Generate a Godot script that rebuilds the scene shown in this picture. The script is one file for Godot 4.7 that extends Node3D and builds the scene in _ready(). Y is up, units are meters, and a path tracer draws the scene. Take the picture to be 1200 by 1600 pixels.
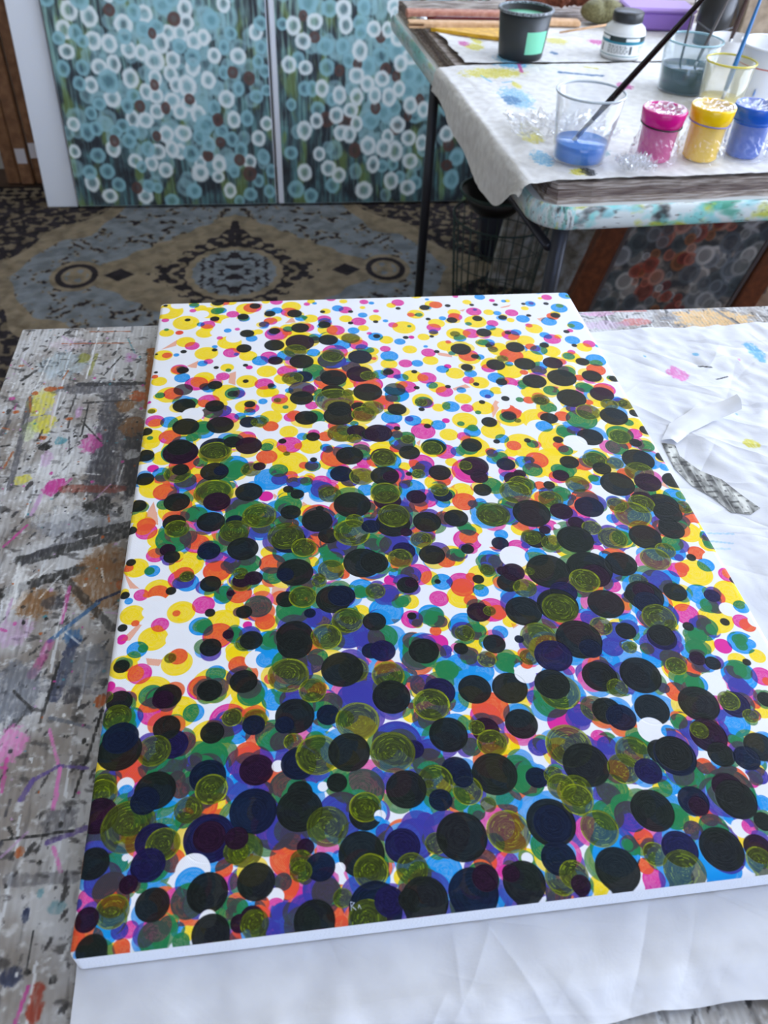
extends Node3D

var M := {}
var used := {}
var N := PackedFloat32Array()

# ---------------------------------------------------------------- set-up: camera, sky, lights, exposure
func set_up() -> void:
	var cam := Camera3D.new()
	cam.name = "camera"
	add_child(cam)
	var right := Vector3(0.99121077, 0.03966343, 0.12620624)
	var up := Vector3(0.0601919, 0.71431417, -0.69723181)
	var fwd := Vector3(0.11780552, -0.69870027, -0.70564849)
	cam.transform = Transform3D(Basis(right, up, -fwd), Vector3(0.12571684, 1.21093612, 0.79920332))
	var lens := CameraAttributesPhysical.new()
	lens.frustum_focal_length = 18.6
	lens.exposure_aperture = 7.0
	lens.frustum_focus_distance = 0.62
	cam.attributes = lens
	cam.fov = rad_to_deg(2.0 * atan(800.0 / 1240.0))
	cam.near = 0.05
	cam.far = 60.0
	cam.current = true
	var env := Environment.new()
	env.background_mode = Environment.BG_SKY
	var sky := Sky.new()
	var air := ProceduralSkyMaterial.new()
	air.sky_top_color = Color(0.42, 0.58, 0.85)
	air.sky_horizon_color = Color(0.86, 0.91, 0.97)
	air.ground_horizon_color = Color(0.6, 0.6, 0.58)
	air.ground_bottom_color = Color(0.35, 0.34, 0.32)
	air.sky_energy_multiplier = 2.0
	sky.sky_material = air
	env.sky = sky
	env.tonemap_mode = Environment.TONE_MAPPER_LINEAR
	env.tonemap_exposure = 1.26
	env.sdfgi_enabled = true
	env.ssao_enabled = true
	env.ssil_enabled = true
	var we := WorldEnvironment.new()
	we.name = "environment"
	we.environment = env
	add_child(we)
	# daylight through the three windows, each light as large as its opening
	daylight("daylight_right_window", Vector3(2.42, 1.62, -0.45), Vector3(0, 90, 0), Vector2(2.3, 1.5), 5.3)
	daylight("daylight_back_window", Vector3(1.45, 1.92, -2.33), Vector3(0, 180, 0), Vector2(1.5, 0.95), 1.5)
	daylight("daylight_front_window", Vector3(0.65, 1.7, 2.43), Vector3(0, 0, 0), Vector2(1.9, 1.1), 1.15)


func daylight(called: String, at: Vector3, turn: Vector3, size: Vector2, energy: float) -> void:
	var l := AreaLight3D.new()
	l.name = called
	l.area_size = size
	l.light_energy = energy
	l.light_color = Color(0.96, 0.98, 1.0)
	l.area_range = 12.0
	l.area_attenuation = 2.0
	l.shadow_enabled = true
	add_child(l)
	l.position = at
	l.rotation_degrees = turn


# ---------------------------------------------------------------- naming and tagging
func numbered(called: String) -> String:
	var k: int = used.get(called, -1) + 1
	used[called] = k
	return called if k == 0 else "%s_%03d" % [called, k]

func tag(o: Node3D, label: String, category: String, group := "") -> Node3D:
	o.set_meta("label", label)
	o.set_meta("category", category)
	if group != "":
		o.set_meta("group", group)
	return o

func thing(called: String, label: String, category: String, at := Vector3.ZERO, turn := Vector3.ZERO, group := "") -> Node3D:
	var o := Node3D.new()
	o.name = numbered(called)
	add_child(o)
	o.position = at
	o.rotation_degrees = turn
	tag(o, label, category, group)
	return o

func part(called: String, mesh: Mesh, mat: Material, parent: Node, at := Vector3.ZERO, turn := Vector3.ZERO) -> MeshInstance3D:
	var o := MeshInstance3D.new()
	o.name = called
	o.mesh = mesh
	o.material_override = mat
	parent.add_child(o, true)
	o.position = at
	o.rotation_degrees = turn
	return o

func solo(called: String, mesh: Mesh, mat: Material, label: String, category: String, at := Vector3.ZERO, turn := Vector3.ZERO, group := "") -> MeshInstance3D:
	var o := part(numbered(called), mesh, mat, self, at, turn)
	tag(o, label, category, group)
	return o

func struct(called: String, mesh: Mesh, mat: Material, label: String, at := Vector3.ZERO) -> MeshInstance3D:
	var o := part(called, mesh, mat, self, at)
	o.set_meta("kind", "structure")
	o.set_meta("label", label)
	o.set_meta("category", called.split("_")[0])
	return o

# ---------------------------------------------------------------- mesh helpers
func quad(st: SurfaceTool, a: Vector3, b: Vector3, c: Vector3, d: Vector3) -> void:
	for p in [a, b, c, a, c, d]:
		st.add_vertex(p)

func flat(st: SurfaceTool) -> ArrayMesh:
	st.generate_normals()
	return st.commit()

func start(smooth := true) -> SurfaceTool:
	var st := SurfaceTool.new()
	st.begin(Mesh.PRIMITIVE_TRIANGLES)
	st.set_smooth_group(0 if smooth else 0xFFFFFFFF)
	return st

# a box with chamfered edges, centred
func box(size: Vector3, ch := 0.003) -> ArrayMesh:
	var st := start(false)
	var h := size * 0.5
	ch = minf(ch, minf(h.x, minf(h.y, h.z)) * 0.9)
	var n := [Vector3.RIGHT, Vector3.LEFT, Vector3.UP, Vector3.DOWN, Vector3.BACK, Vector3.FORWARD]
	var pts: PackedVector3Array = []
	for sx in [-1, 1]:
		for sy in [-1, 1]:
			for sz in [-1, 1]:
				var c := Vector3(sx * h.x, sy * h.y, sz * h.z)
				pts.append(c - Vector3(0, sy, sz) * ch)
				pts.append(c - Vector3(sx, 0, sz) * ch)
				pts.append(c - Vector3(sx, sy, 0) * ch)
	return hull(st, pts, n, h, ch)

func hull(st: SurfaceTool, pts: PackedVector3Array, _n: Array, h: Vector3, ch: float) -> ArrayMesh:
	# six faces, twelve edge strips and eight corners of a chamfered box
	var dirs: Array[Vector3] = []
	for x in [-1, 0, 1]:
		for y in [-1, 0, 1]:
			for z in [-1, 0, 1]:
				if x != 0 or y != 0 or z != 0:
					dirs.append(Vector3(x, y, z))
	for d in dirs:
		var dn := d.normalized()
		var best := -1e9
		for p in pts:
			best = maxf(best, p.dot(dn))
		var face: Array[Vector3] = []
		for p in pts:
			if p.dot(dn) > best - 1e-6:
				var dup := false
				for q in face:
					if q.distance_to(p) < 1e-7:
						dup = true
				if not dup:
					face.append(p)
		if face.size() < 3:
			continue
		var mid := Vector3.ZERO
		for p in face:
			mid += p
		mid /= face.size()
		var u := (face[0] - mid).normalized()
		var v := dn.cross(u)
		face.sort_custom(func(a: Vector3, b: Vector3) -> bool: return atan2((a - mid).dot(v), (a - mid).dot(u)) > atan2((b - mid).dot(v), (b - mid).dot(u)))
		for i in range(1, face.size() - 1):
			for p in [face[0], face[i], face[i + 1]]:
				st.set_uv(Vector2(p.x / (2 * h.x) + 0.5, p.z / (2 * h.z) + 0.5))
				st.add_vertex(p)
	return flat(st)

# turn a profile (radius, height) round the y axis
func lathe(prof: Array, segs := 28, wob := 0.0, seed_ := 1) -> ArrayMesh:
	var st := start()
	var noise := FastNoiseLite.new()
	noise.seed = seed_
	noise.frequency = 0.9
	var k := prof.size()
	for i in k - 1:
		for j in segs:
			var p: Array[Vector3] = []
			for c in [[i, j], [i + 1, j], [i + 1, j + 1], [i, j + 1]]:
				var a: float = TAU * (c[1] % segs) / segs
				var r: float = prof[c[0]][0]
				if wob > 0.0:
					r *= 1.0 + wob * noise.get_noise_3d(cos(a) * 3.0, prof[c[0]][1] * 60.0, sin(a) * 3.0)
				p.append(Vector3(r * cos(a), prof[c[0]][1], r * sin(a)))
			if prof[i][0] < 1e-6:
				for q in [p[0], p[1], p[2]]: st.add_vertex(q)
			elif prof[i + 1][0] < 1e-6:
				for q in [p[0], p[1], p[3]]: st.add_vertex(q)
			else:
				quad(st, p[0], p[1], p[2], p[3])
	st.index()
	return flat(st)

# a round bar along a path with a radius at each point
func tube(path: Array, radii: Array, segs := 10) -> ArrayMesh:
	var st := start()
	var rings: Array = []
	for i in path.size():
		var d: Vector3 = (path[mini(i + 1, path.size() - 1)] - path[maxi(i - 1, 0)]).normalized()
		var u := d.cross(Vector3.UP if absf(d.y) < 0.95 else Vector3.RIGHT).normalized()
		var v := d.cross(u)
		var ring: PackedVector3Array = []
		var r: float = radii[mini(i, radii.size() - 1)]
		for j in segs:
			ring.append(path[i] + (u * cos(TAU * j / segs) + v * sin(TAU * j / segs)) * r)
		rings.append(ring)
	for i in path.size() - 1:
		for j in segs:
			var jn := (j + 1) % segs
			quad(st, rings[i][j], rings[i][jn], rings[i + 1][jn], rings[i + 1][j])
	for e in [[0, 1], [path.size() - 1, -1]]:
		for j in segs:
			var jn := (j + 1) % segs
			st.add_vertex(path[e[0]])
			st.add_vertex(rings[e[0]][jn if e[1] > 0 else j])
			st.add_vertex(rings[e[0]][j if e[1] > 0 else jn])
	st.index()
	return flat(st)

# a ring round the y axis
func torus(R: float, r: float, segs := 32, tilt := 0.0) -> ArrayMesh:
	var st := start()
	for i in segs:
		for j in 8:
			var p: Array[Vector3] = []
			for c in [[i, j], [i + 1, j], [i + 1, j + 1], [i, j + 1]]:
				var a: float = TAU * c[0] / segs
				var b: float = TAU * c[1] / 8
				p.append(Vector3((R + r * cos(b)) * cos(a), r * sin(b) + tilt * cos(a), (R + r * cos(b)) * sin(a)))
			quad(st, p[0], p[3], p[2], p[1])
	st.index()
	return flat(st)

# a slab from an outline in the ground plane, y from 0 to thick
func slab(poly: PackedVector2Array, thick: float, holes_up := true) -> ArrayMesh:
	var st := start(false)
	var ids := Geometry2D.triangulate_polygon(poly)
	for i in range(0, ids.size(), 3):
		var a := poly[ids[i]]; var b := poly[ids[i + 1]]; var c := poly[ids[i + 2]]
		if (b - a).cross(c - a) < 0.0:
			var t := b; b = c; c = t
		for q in [a, b, c]:
			st.set_uv(q); st.add_vertex(Vector3(q.x, thick, q.y))
		for q in [a, c, b]:
			st.set_uv(q); st.add_vertex(Vector3(q.x, 0, q.y))
	var turn := Geometry2D.is_polygon_clockwise(poly)
	for i in poly.size():
		var a := poly[i]; var b := poly[(i + 1) % poly.size()]
		if turn:
			var t := a; a = b; b = t
		quad(st, Vector3(a.x, thick, a.y), Vector3(a.x, 0, a.y), Vector3(b.x, 0, b.y), Vector3(b.x, thick, b.y))
	return flat(st)

func rounded(w: float, d: float, r: float, n := 6) -> PackedVector2Array:
	var out: PackedVector2Array = []
	for c in [[w - r, r, -90], [w - r, d - r, 0], [r, d - r, 90], [r, r, 180]]:
		for i in n + 1:
			var a := deg_to_rad(c[2] + 90.0 * i / n)
			out.append(Vector2(c[0] + r * cos(a), c[1] + r * sin(a)))
	return out

# a sheet from a function of (u, v), two-sided and a little thick
func sheet(f: Callable, nu: int, nv: int) -> ArrayMesh:
	var st := start()
	for i in nu + 1:
		for j in nv + 1:
			var u := float(i) / nu
			var v := float(j) / nv
			st.set_uv(Vector2(u, v))
			st.add_vertex(f.call(u, v))
	for i in nu:
		for j in nv:
			var a := i * (nv + 1) + j
			for q in [a, a + nv + 1, a + nv + 2, a, a + nv + 2, a + 1]:
				st.add_index(q)
	st.generate_normals()
	return st.commit()

# ---------------------------------------------------------------- materials
func mat(c: Color, rough := 0.6, spec := 0.5) -> StandardMaterial3D:
	var m := StandardMaterial3D.new()
	m.albedo_color = c
	m.roughness = rough
	m.metallic_specular = spec
	return m

func clear(c: Color, alpha: float, rough := 0.05) -> StandardMaterial3D:
	var m := mat(Color(c.r, c.g, c.b, alpha), rough)
	m.transparency = BaseMaterial3D.TRANSPARENCY_ALPHA
	m.cull_mode = BaseMaterial3D.CULL_DISABLED
	return m

func noise_tex(freq: float, seed_: int, ramp: Array, size := 256, kind := FastNoiseLite.TYPE_SIMPLEX_SMOOTH) -> ImageTexture:
	# seamless noise through a colour ramp of [position, colour] pairs
	var n := FastNoiseLite.new()
	n.seed = seed_
	n.noise_type = kind
	n.frequency = freq
	n.fractal_octaves = 4
	var img := n.get_seamless_image(size, size, false, false, 0.15)
	var g := Gradient.new()
	g.offsets = PackedFloat32Array(ramp.map(func(e: Array) -> float: return e[0]))
	g.colors = PackedColorArray(ramp.map(func(e: Array) -> Color: return e[1]))
	var out := Image.create(size, size, false, Image.FORMAT_RGB8)
	for y in size:
		for x in size:
			out.set_pixel(x, y, g.sample(img.get_pixel(x, y).r))
	return ImageTexture.create_from_image(out)

func bump_tex(freq: float, seed_: int, strength: float, size := 256, stretch := 1.0) -> ImageTexture:
	var n := FastNoiseLite.new()
	n.seed = seed_
	n.frequency = freq
	n.fractal_octaves = 4
	var img := n.get_seamless_image(size, size, false, false, 0.15)
	img.convert(Image.FORMAT_RGB8)
	if stretch != 1.0:
		img.resize(size, int(size * stretch))
	img.bump_map_to_normal_map(strength)
	return ImageTexture.create_from_image(img)

# straight paper creases as ridges and valleys
func crease_tex(size: int, count: int, seed_: int) -> ImageTexture:
	var h := PackedFloat32Array()
	h.resize(size * size)
	var rng := RandomNumberGenerator.new()
	rng.seed = seed_
	for k in count:
		var a := Vector2(rng.randf(), rng.randf()) * size
		var d := Vector2.from_angle(rng.randfn(0.9, 0.9))
		var ln := rng.randf_range(30.0, 190.0)
		var b := a + d * ln
		var s := rng.randf_range(0.25, 1.0) * (1.0 if rng.randf() < 0.6 else -1.0)
		var wd := rng.randf_range(2.0, 9.0)
		var lo := a.min(b) - Vector2.ONE * wd * 4.0
		var hi := a.max(b) + Vector2.ONE * wd * 4.0
		for y in range(maxi(0, int(lo.y)), mini(size, int(hi.y))):
			for x in range(maxi(0, int(lo.x)), mini(size, int(hi.x))):
				var p := Vector2(x, y)
				var t := clampf((p - a).dot(d) / ln, 0.0, 1.0)
				var e := p.distance_to(a + d * ln * t)
				h[y * size + x] += s * exp(-e / wd) * sin(t * PI) * wd * 0.02
	var img := Image.create(size, size, false, Image.FORMAT_RGB8)
	for i in size * size:
		var v := clampf(0.5 + h[i], 0.0, 1.0)
		img.set_pixel(i % size, i / size, Color(v, v, v))
	img.bump_map_to_normal_map(14.0)
	return ImageTexture.create_from_image(img)

func triplanar(m: StandardMaterial3D, tex: Texture2D, scale: float, bump: Texture2D = null, bump_by := 1.0) -> StandardMaterial3D:
	m.uv1_triplanar = true
	m.uv1_world_triplanar = true
	m.uv1_scale = Vector3.ONE * scale
	if tex:
		m.albedo_texture = tex
	if bump:
		m.normal_enabled = true
		m.normal_texture = bump
		m.normal_scale = bump_by
	return m

func rgb8(r: int, g: int, b: int) -> Color:
	return Color(r / 255.0, g / 255.0, b / 255.0)

const PAINTS := {
	"paleblue": Color(0.68, 0.77, 0.81), "palepink": Color(0.84, 0.77, 0.81), "yellow": Color(0.82, 0.78, 0.25), "lime": Color(0.72, 0.80, 0.45),
	"olive": Color(0.50, 0.50, 0.16), "lilac": Color(0.74, 0.58, 0.74), "black": Color(0.07, 0.07, 0.07), "dark": Color(0.19, 0.19, 0.22),
	"brown": Color(0.47, 0.30, 0.14), "amber": Color(0.58, 0.32, 0.07), "rust": Color(0.66, 0.29, 0.09), "magenta": Color(0.74, 0.22, 0.54),
	"teal": Color(0.25, 0.50, 0.55), "white": Color(0.88, 0.88, 0.87), "blue": Color(0.16, 0.35, 0.55), "navy": Color(0.08, 0.12, 0.25),
	"maroon": Color(0.55, 0.18, 0.11), "slate": Color(0.36, 0.38, 0.42), "pink": Color(0.86, 0.46, 0.72), "purple": Color(0.35, 0.28, 0.52),
	"red": Color(0.75, 0.33, 0.30), "peach": Color(0.88, 0.70, 0.42), "sky": Color(0.33, 0.65, 0.82),
}

# blobs and strokes with ragged edges on an image that shows the ground from org, px pixels to a millimetre
func daub(img: Image, marks: Array, org: Vector2, px: float, seed_ := 4, grow := 1.0, ragged := 0.25) -> void:
	var noise := FastNoiseLite.new()
	noise.seed = seed_
	noise.frequency = 0.05
	noise.fractal_octaves = 4
	for m in marks:
		var col: Color = PAINTS[m[0]]
		var a := (Vector2(m[1], m[2]) - org) * px
		var b := a
		var rad: Vector2
		var al: float
		if m.size() == 6:
			rad = Vector2(m[3], m[4]) * px
			al = m[5]
		else:
			b = (Vector2(m[3], m[4]) - org) * px
			rad = Vector2.ONE * m[5] * px
			al = m[6]
		rad = (rad * grow).max(Vector2.ONE)
		var lo := a.min(b) - rad * 1.4
		var hi := a.max(b) + rad * 1.4
		for y in range(maxi(0, int(lo.y)), mini(img.get_height(), int(hi.y) + 2)):
			for x in range(maxi(0, int(lo.x)), mini(img.get_width(), int(hi.x) + 2)):
				var p := Vector2(x, y)
				var q := p - (a if a == b else Geometry2D.get_closest_point_to_segment(p, a, b))
				var d := (q / rad).length() + ragged * (noise.get_noise_2d(x * 1.6, y * 1.6) + 0.5 * noise.get_noise_2d(x * 6.0, y * 6.0))
				var k := clampf((1.0 - d) * 5.0, 0.0, 1.0) * al
				if k > 0.0:
					k *= clampf(0.9 + 0.9 * noise.get_noise_2d(x * 5.0 + 300.0, y * 1.5), 0.3, 1.0)
					img.set_pixel(x, y, img.get_pixel(x, y).lerp(col, k))

# ---------------------------------------------------------------- the dotted painting
const PX := 2.9          # pixels to a millimetre
const FACE := Vector2(460.0, 652.0)
const BAND := 24
var pw := 0
var ph := 0
var coats := 0
var dc := PackedInt32Array()
var dx := PackedFloat32Array()
var dy := PackedFloat32Array()
var dr := PackedFloat32Array()
var bands_rgb: Array = []
var bands_h: Array = []
# the colours of the four paints alone and laid over one another, linear: [none, C, M, CM, Y, CY, MY, CMY]
const INK := [Vector3(0.83, 0.83, 0.85), Vector3(0.008, 0.29, 0.72), Vector3(0.70, 0.026, 0.31), Vector3(0.045, 0.045, 0.32), Vector3(0.92, 0.67, 0.006), Vector3(0.016, 0.20, 0.065), Vector3(0.78, 0.085, 0.035), Vector3(0.050, 0.042, 0.052)]
const DARK := {"K": Vector3(0.010, 0.013, 0.012), "KC": Vector3(0.005, 0.010, 0.030), "KM": Vector3(0.018, 0.005, 0.018), "KCM": Vector3(0.010, 0.008, 0.050), "KCY": Vector3(0.005, 0.024, 0.011), "T": Vector3(0.009, 0.011, 0.015), "TCM": Vector3(0.011, 0.008, 0.045), "TCY": Vector3(0.006, 0.024, 0.013)}
const CODES := ["W", "O", "K", "KC", "KM", "KCM", "KCY", "T", "TCM", "TCY", "C", "M", "Y", "CY", "MY", "CM", "MM", "CC", "MMY", "CCM"]

func put_dot(code: String, x: float, y: float, r: float) -> void:
	dc.append(CODES.find(code))
	dx.append(x * PX)
	dy.append(y * PX)
	dr.append(r * PX)

func painted_maps() -> Array:
	pw = int(FACE.x * PX)
	ph = int(FACE.y * PX)
	var rng := RandomNumberGenerator.new()
	rng.seed = 7
	N.resize(8192)
	for i in 8192:
		N[i] = rng.randf()
	# first coats: thin colours that fill the gaps wherever the dots crowd
	var deep := ["C", "C", "CM", "CM", "CY", "CY", "Y", "M", "C", "MY"]
	var first := ["Y", "C", "M", "Y", "C", "C", "Y", "M"]
	for d in DOTS:
		if d[3] < 4.6 or not (d[0] in ["K", "O", "KC", "KM", "KCM", "CY", "CM"]):
			continue
		for k in (3 if d[2] < 330.0 else 4):
			var a := rng.randf() * TAU
			var coat: String = "Y" if d[2] < 290.0 and rng.randf() < 0.62 else (deep[rng.randi() % 10] if d[2] > 330.0 else first[rng.randi() % 8])
			put_dot(coat, d[1] + cos(a) * d[3] * 0.6, d[2] + sin(a) * d[3] * 0.6, d[3] * rng.randf_range(0.7, 0.95))
	coats = dc.size()
	for d in DOTS:
		put_dot(d[0], d[1], d[2], d[3] * (1.08 if d[0] == "O" else 1.0))
	var nb := ceili(ph / float(BAND))
	bands_rgb.resize(nb)
	bands_h.resize(nb)
	var job := WorkerThreadPool.add_group_task(paint_band, nb)
	WorkerThreadPool.wait_for_group_task_completion(job)
	var rgb := PackedByteArray()
	var hh := PackedByteArray()
	for i in nb:
		rgb.append_array(bands_rgb[i])
		hh.append_array(bands_h[i])
	var img := Image.create_from_data(pw, ph, false, Image.FORMAT_RGB8, rgb)
	# the painter's scratched initials near the front edge
	for s in SIGNATURE:
		var a := Vector2(s[0], s[1]) * PX
		var b := Vector2(s[2], s[3]) * PX
		for t in 24:
			var p := a.lerp(b, t / 23.0)
			img.set_pixelv(Vector2i(p), Color(0.72, 0.75, 0.80))
	var bump := Image.create_from_data(pw, ph, false, Image.FORMAT_L8, hh)
	bump.convert(Image.FORMAT_RGB8)
	bump.bump_map_to_normal_map(2.2)
	return [ImageTexture.create_from_image(img), ImageTexture.create_from_image(bump)]

const SIGNATURE := [[145.8, 641, 145.7, 645.4], [145.8, 641, 147.6, 641.6], [147.6, 641.6, 146, 643.2], [146, 643.2, 148.2, 645.3], [149.5, 644.6, 150.0, 642.8], [150.0, 642.8, 150.9, 645]]

func paint_band(i: int) -> void:
	var y0 := i * BAND
	var y1 := mini(ph, y0 + BAND)
	var n := (y1 - y0) * pw
	var C := PackedFloat32Array(); C.resize(n)
	var Mg := PackedFloat32Array(); Mg.resize(n)
	var Y := PackedFloat32Array(); Y.resize(n)
	var T := PackedFloat32Array(); T.resize(n); T.fill(1.0)     # what still shows of the colours below the dark coats
	var R := PackedFloat32Array(); R.resize(n)
	var G := PackedFloat32Array(); G.resize(n)
	var B := PackedFloat32Array(); B.resize(n)
	var H := PackedFloat32Array(); H.resize(n)
	# thin peach ground showing between the dots
	for sl in SLIVERS:
		var poly := PackedVector2Array()
		var box_ := Rect2(sl[0] * PX, sl[1] * PX, 0, 0)
		for p in range(0, sl.size(), 2):
			poly.append(Vector2(sl[p], sl[p + 1]) * PX)
			box_ = box_.expand(poly[-1])
		for y in range(maxi(y0, int(box_.position.y)), mini(y1, int(box_.end.y) + 1)):
			for x in range(maxi(0, int(box_.position.x)), mini(pw, int(box_.end.x) + 1)):
				if Geometry2D.is_point_in_polygon(Vector2(x, y), poly):
					Mg[(y - y0) * pw + x] = 0.48
					Y[(y - y0) * pw + x] = 0.52
	for k in dc.size():
		var r := dr[k]
		var cy := dy[k]
		if cy + r < y0 or cy - r > y1:
			continue
		var cx := dx[k]
		var code := dc[k]
		var name_: String = CODES[code]
		var dark: Vector3 = DARK.get(name_, Vector3.ZERO)
		var ac := 0.0
		var am := 0.0
		var ay := 0.0
		if code >= 10:
			ac = name_.count("C") * 0.5 + 0.50 if name_.contains("C") else 0.0
			am = name_.count("M") * 0.5 + 0.48 if name_.contains("M") else 0.0
			ay = 1.0 if name_.contains("Y") else 0.0
		var halo := clampf(N[(k * 13) & 8191] * 1.5, 0.1, 1.1)
		var squash := 1.0 + 0.05 * (N[(k * 7) & 8191] - 0.5)
		for y in range(maxi(y0, int(cy - r - 1)), mini(y1, int(cy + r + 2))):
			var fy := (y - cy) * squash
			var half := sqrt(maxf(0.0, (r + 1.0) * (r + 1.0) - fy * fy))
			for x in range(maxi(0, int(cx - half)), mini(pw, int(cx + half) + 1)):
				var fx := x - cx
				var d := sqrt(fx * fx + fy * fy)
				var a := clampf(r - d + 0.5, 0.0, 1.0)
				if a <= 0.0:
					continue
				var q := (y - y0) * pw + x
				var t := d / r
				# strokes of the round brush: streaks along circles, broken here and there
				var ang := atan2(fy, fx)
				var s := N[(int(d * 0.55) * 131 + int(ang * 2.2 + d * 0.04 + 40.0) * 17 + k * 29) & 8191]
				var rim := clampf((t - 0.86) * 9.0, 0.0, 1.0)
				if k < coats:
					# a fresh opaque coat hides the one before
					C[q] = lerpf(C[q], ac * (0.88 + 0.12 * s), a * 0.9)
					Mg[q] = lerpf(Mg[q], am * (0.88 + 0.12 * s), a * 0.9)
					Y[q] = lerpf(Y[q], ay * (0.92 + 0.08 * s), a * 0.9)
				elif code >= 10:
					var w := 0.87 + 0.14 * s + 0.10 * rim
					C[q] += (1.0 - C[q]) * minf(ac * w, 1.0) * a
					Mg[q] += (1.0 - Mg[q]) * minf(am * w, 1.0) * a
					Y[q] += (1.0 - Y[q]) * minf(ay * (0.90 + 0.11 * s), 1.0) * a
					H[q] += 0.02 * a
				elif code == 0:
					C[q] *= 1.0 - a * 0.98; Mg[q] *= 1.0 - a * 0.98; Y[q] *= 1.0 - a * 0.98
					T[q] += (1.0 - T[q]) * a
					R[q] *= 1.0 - a; G[q] *= 1.0 - a; B[q] *= 1.0 - a
					H[q] += 0.05 * a
				elif code == 1:
					var g := 0.45 + 0.95 * s * s
					if s > 0.93:
						g += 1.3
					var keep := 1.0 - a * 0.86
					R[q] = R[q] * (1.0 - a * 0.70) + a * (0.056 * g + 0.17 * rim * (0.3 + s) * halo)
					G[q] = G[q] * (1.0 - a * 0.70) + a * (0.078 * g + 0.19 * rim * (0.3 + s) * halo)
					B[q] = B[q] * (1.0 - a * 0.80) + a * 0.005
					T[q] *= keep
					H[q] += (0.05 + 0.10 * s + 0.10 * rim) * a
				else:
					var f := 1.0 - a * (0.985 if code < 7 else 0.88)
					var v := 0.65 + 0.7 * s
					R[q] = R[q] * (1.0 - a * 0.97) + a * dark.x * v
					G[q] = G[q] * (1.0 - a * 0.97) + a * dark.y * v
					B[q] = B[q] * (1.0 - a * 0.97) + a * dark.z * v
					T[q] *= f
					H[q] = H[q] * (1.0 - 0.5 * a) + (0.16 + 0.13 * s + 0.10 * rim) * a
	var rgb := PackedByteArray(); rgb.resize(n * 3)
	var hh := PackedByteArray(); hh.resize(n)
	var kx := TAU / 3.3
	for y in range(y0, y1):
		for x in pw:
			var q := (y - y0) * pw + x
			var c := C[q]
			var m := Mg[q]
			var e := Y[q]
			var a: Vector3 = INK[0]
			if c + m + e > 0.001:
				a = (INK[0].lerp(INK[1], c)).lerp(INK[2].lerp(INK[3], c), m)
				if e > 0.001:
					a = a.lerp((INK[4].lerp(INK[5], c)).lerp(INK[6].lerp(INK[7], c), m), e)
			a = a * T[q] + Vector3(R[q], G[q], B[q])
			var o := Color(a.x, a.y, a.z).linear_to_srgb()
			rgb[q * 3] = int(clampf(o.r, 0, 1) * 255.0)
			rgb[q * 3 + 1] = int(clampf(o.g, 0, 1) * 255.0)
			rgb[q * 3 + 2] = int(clampf(o.b, 0, 1) * 255.0)
			var weave := 0.5 + 0.5 * sin(kx * (x + 0.25 * y)) * sin(kx * (y - 0.1 * x))
			hh[q] = int(clampf(0.25 + weave * 0.26 + H[q] * 0.8, 0, 1) * 255.0)
	bands_rgb[i] = rgb
	bands_h[i] = hh

func build_painting() -> void:
	var maps := painted_maps()
	var fm := mat(Color.WHITE, 0.5, 0.2)
	fm.albedo_texture = maps[0]
	fm.normal_enabled = true
	fm.normal_texture = maps[1]
	fm.normal_scale = 0.9
	var W := FACE.x * 0.001
	var D := FACE.y * 0.001
	var t := thing("dotted_canvas", "white stretched canvas covered in overlapping cyan, magenta, yellow and black painted dots", "painting", Vector3(0, 0.7405, 0))
	# painted face with its softly turned edge
	var st := start()
	var rings: Array = []
	for o in [[0.0, 0.0160], [0.0007, 0.0182], [0.0022, 0.0193], [0.0045, 0.0195]]:
		var ring := PackedVector3Array()
		for p in rounded(W - 2 * o[0], D - 2 * o[0], 0.004, 5):
			ring.append(Vector3(p.x + o[0], o[1], p.y + o[0]))
		rings.append(ring)
	var cnt: int = rings[0].size()
	var put := func(p: Vector3) -> void:
		st.set_uv(Vector2(p.x / W, p.z / D)); st.add_vertex(p)
	for i in 3:
		for j in cnt:
			var jn: int = (j + 1) % cnt
			for p in [rings[i][j], rings[i + 1][j], rings[i + 1][jn], rings[i][j], rings[i + 1][jn], rings[i][jn]]:
				put.call(p)
	var mid := Vector3(W / 2, 0.0195, D / 2)
	for j in cnt:
		for p in [mid, rings[3][(j + 1) % cnt], rings[3][j]]:
			put.call(p)
	st.index()
	st.generate_normals()
	st.generate_tangents()
	part("painted_face", st.commit(), fm, t)
	# bare primed cloth round the four sides
	var cm := mat(rgb8(236, 238, 242), 0.75)
	cm.uv1_triplanar = true
	cm.uv1_scale = Vector3.ONE * 40.0
	cm.normal_enabled = true
	cm.normal_texture = M.weave
	cm.normal_scale = 0.4
	var ss := start(false)
	var ro := rounded(W, D, 0.004, 5)
	for j in ro.size():
		var a := ro[j]
		var b := ro[(j + 1) % ro.size()]
		quad(ss, Vector3(a.x, 0.0, a.y), Vector3(a.x, 0.016, a.y), Vector3(b.x, 0.016, b.y), Vector3(b.x, 0.0, b.y))
	part("canvas_edge", flat(ss), cm, t)
	for k in [[W / 2, 0.012, W - 0.01, 0.018], [W / 2, D - 0.012, W - 0.01, 0.018]]:
		part("stretcher_bar", box(Vector3(k[2], 0.014, k[3])), M.pine, t, Vector3(k[0], 0.008, k[1]))

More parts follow.
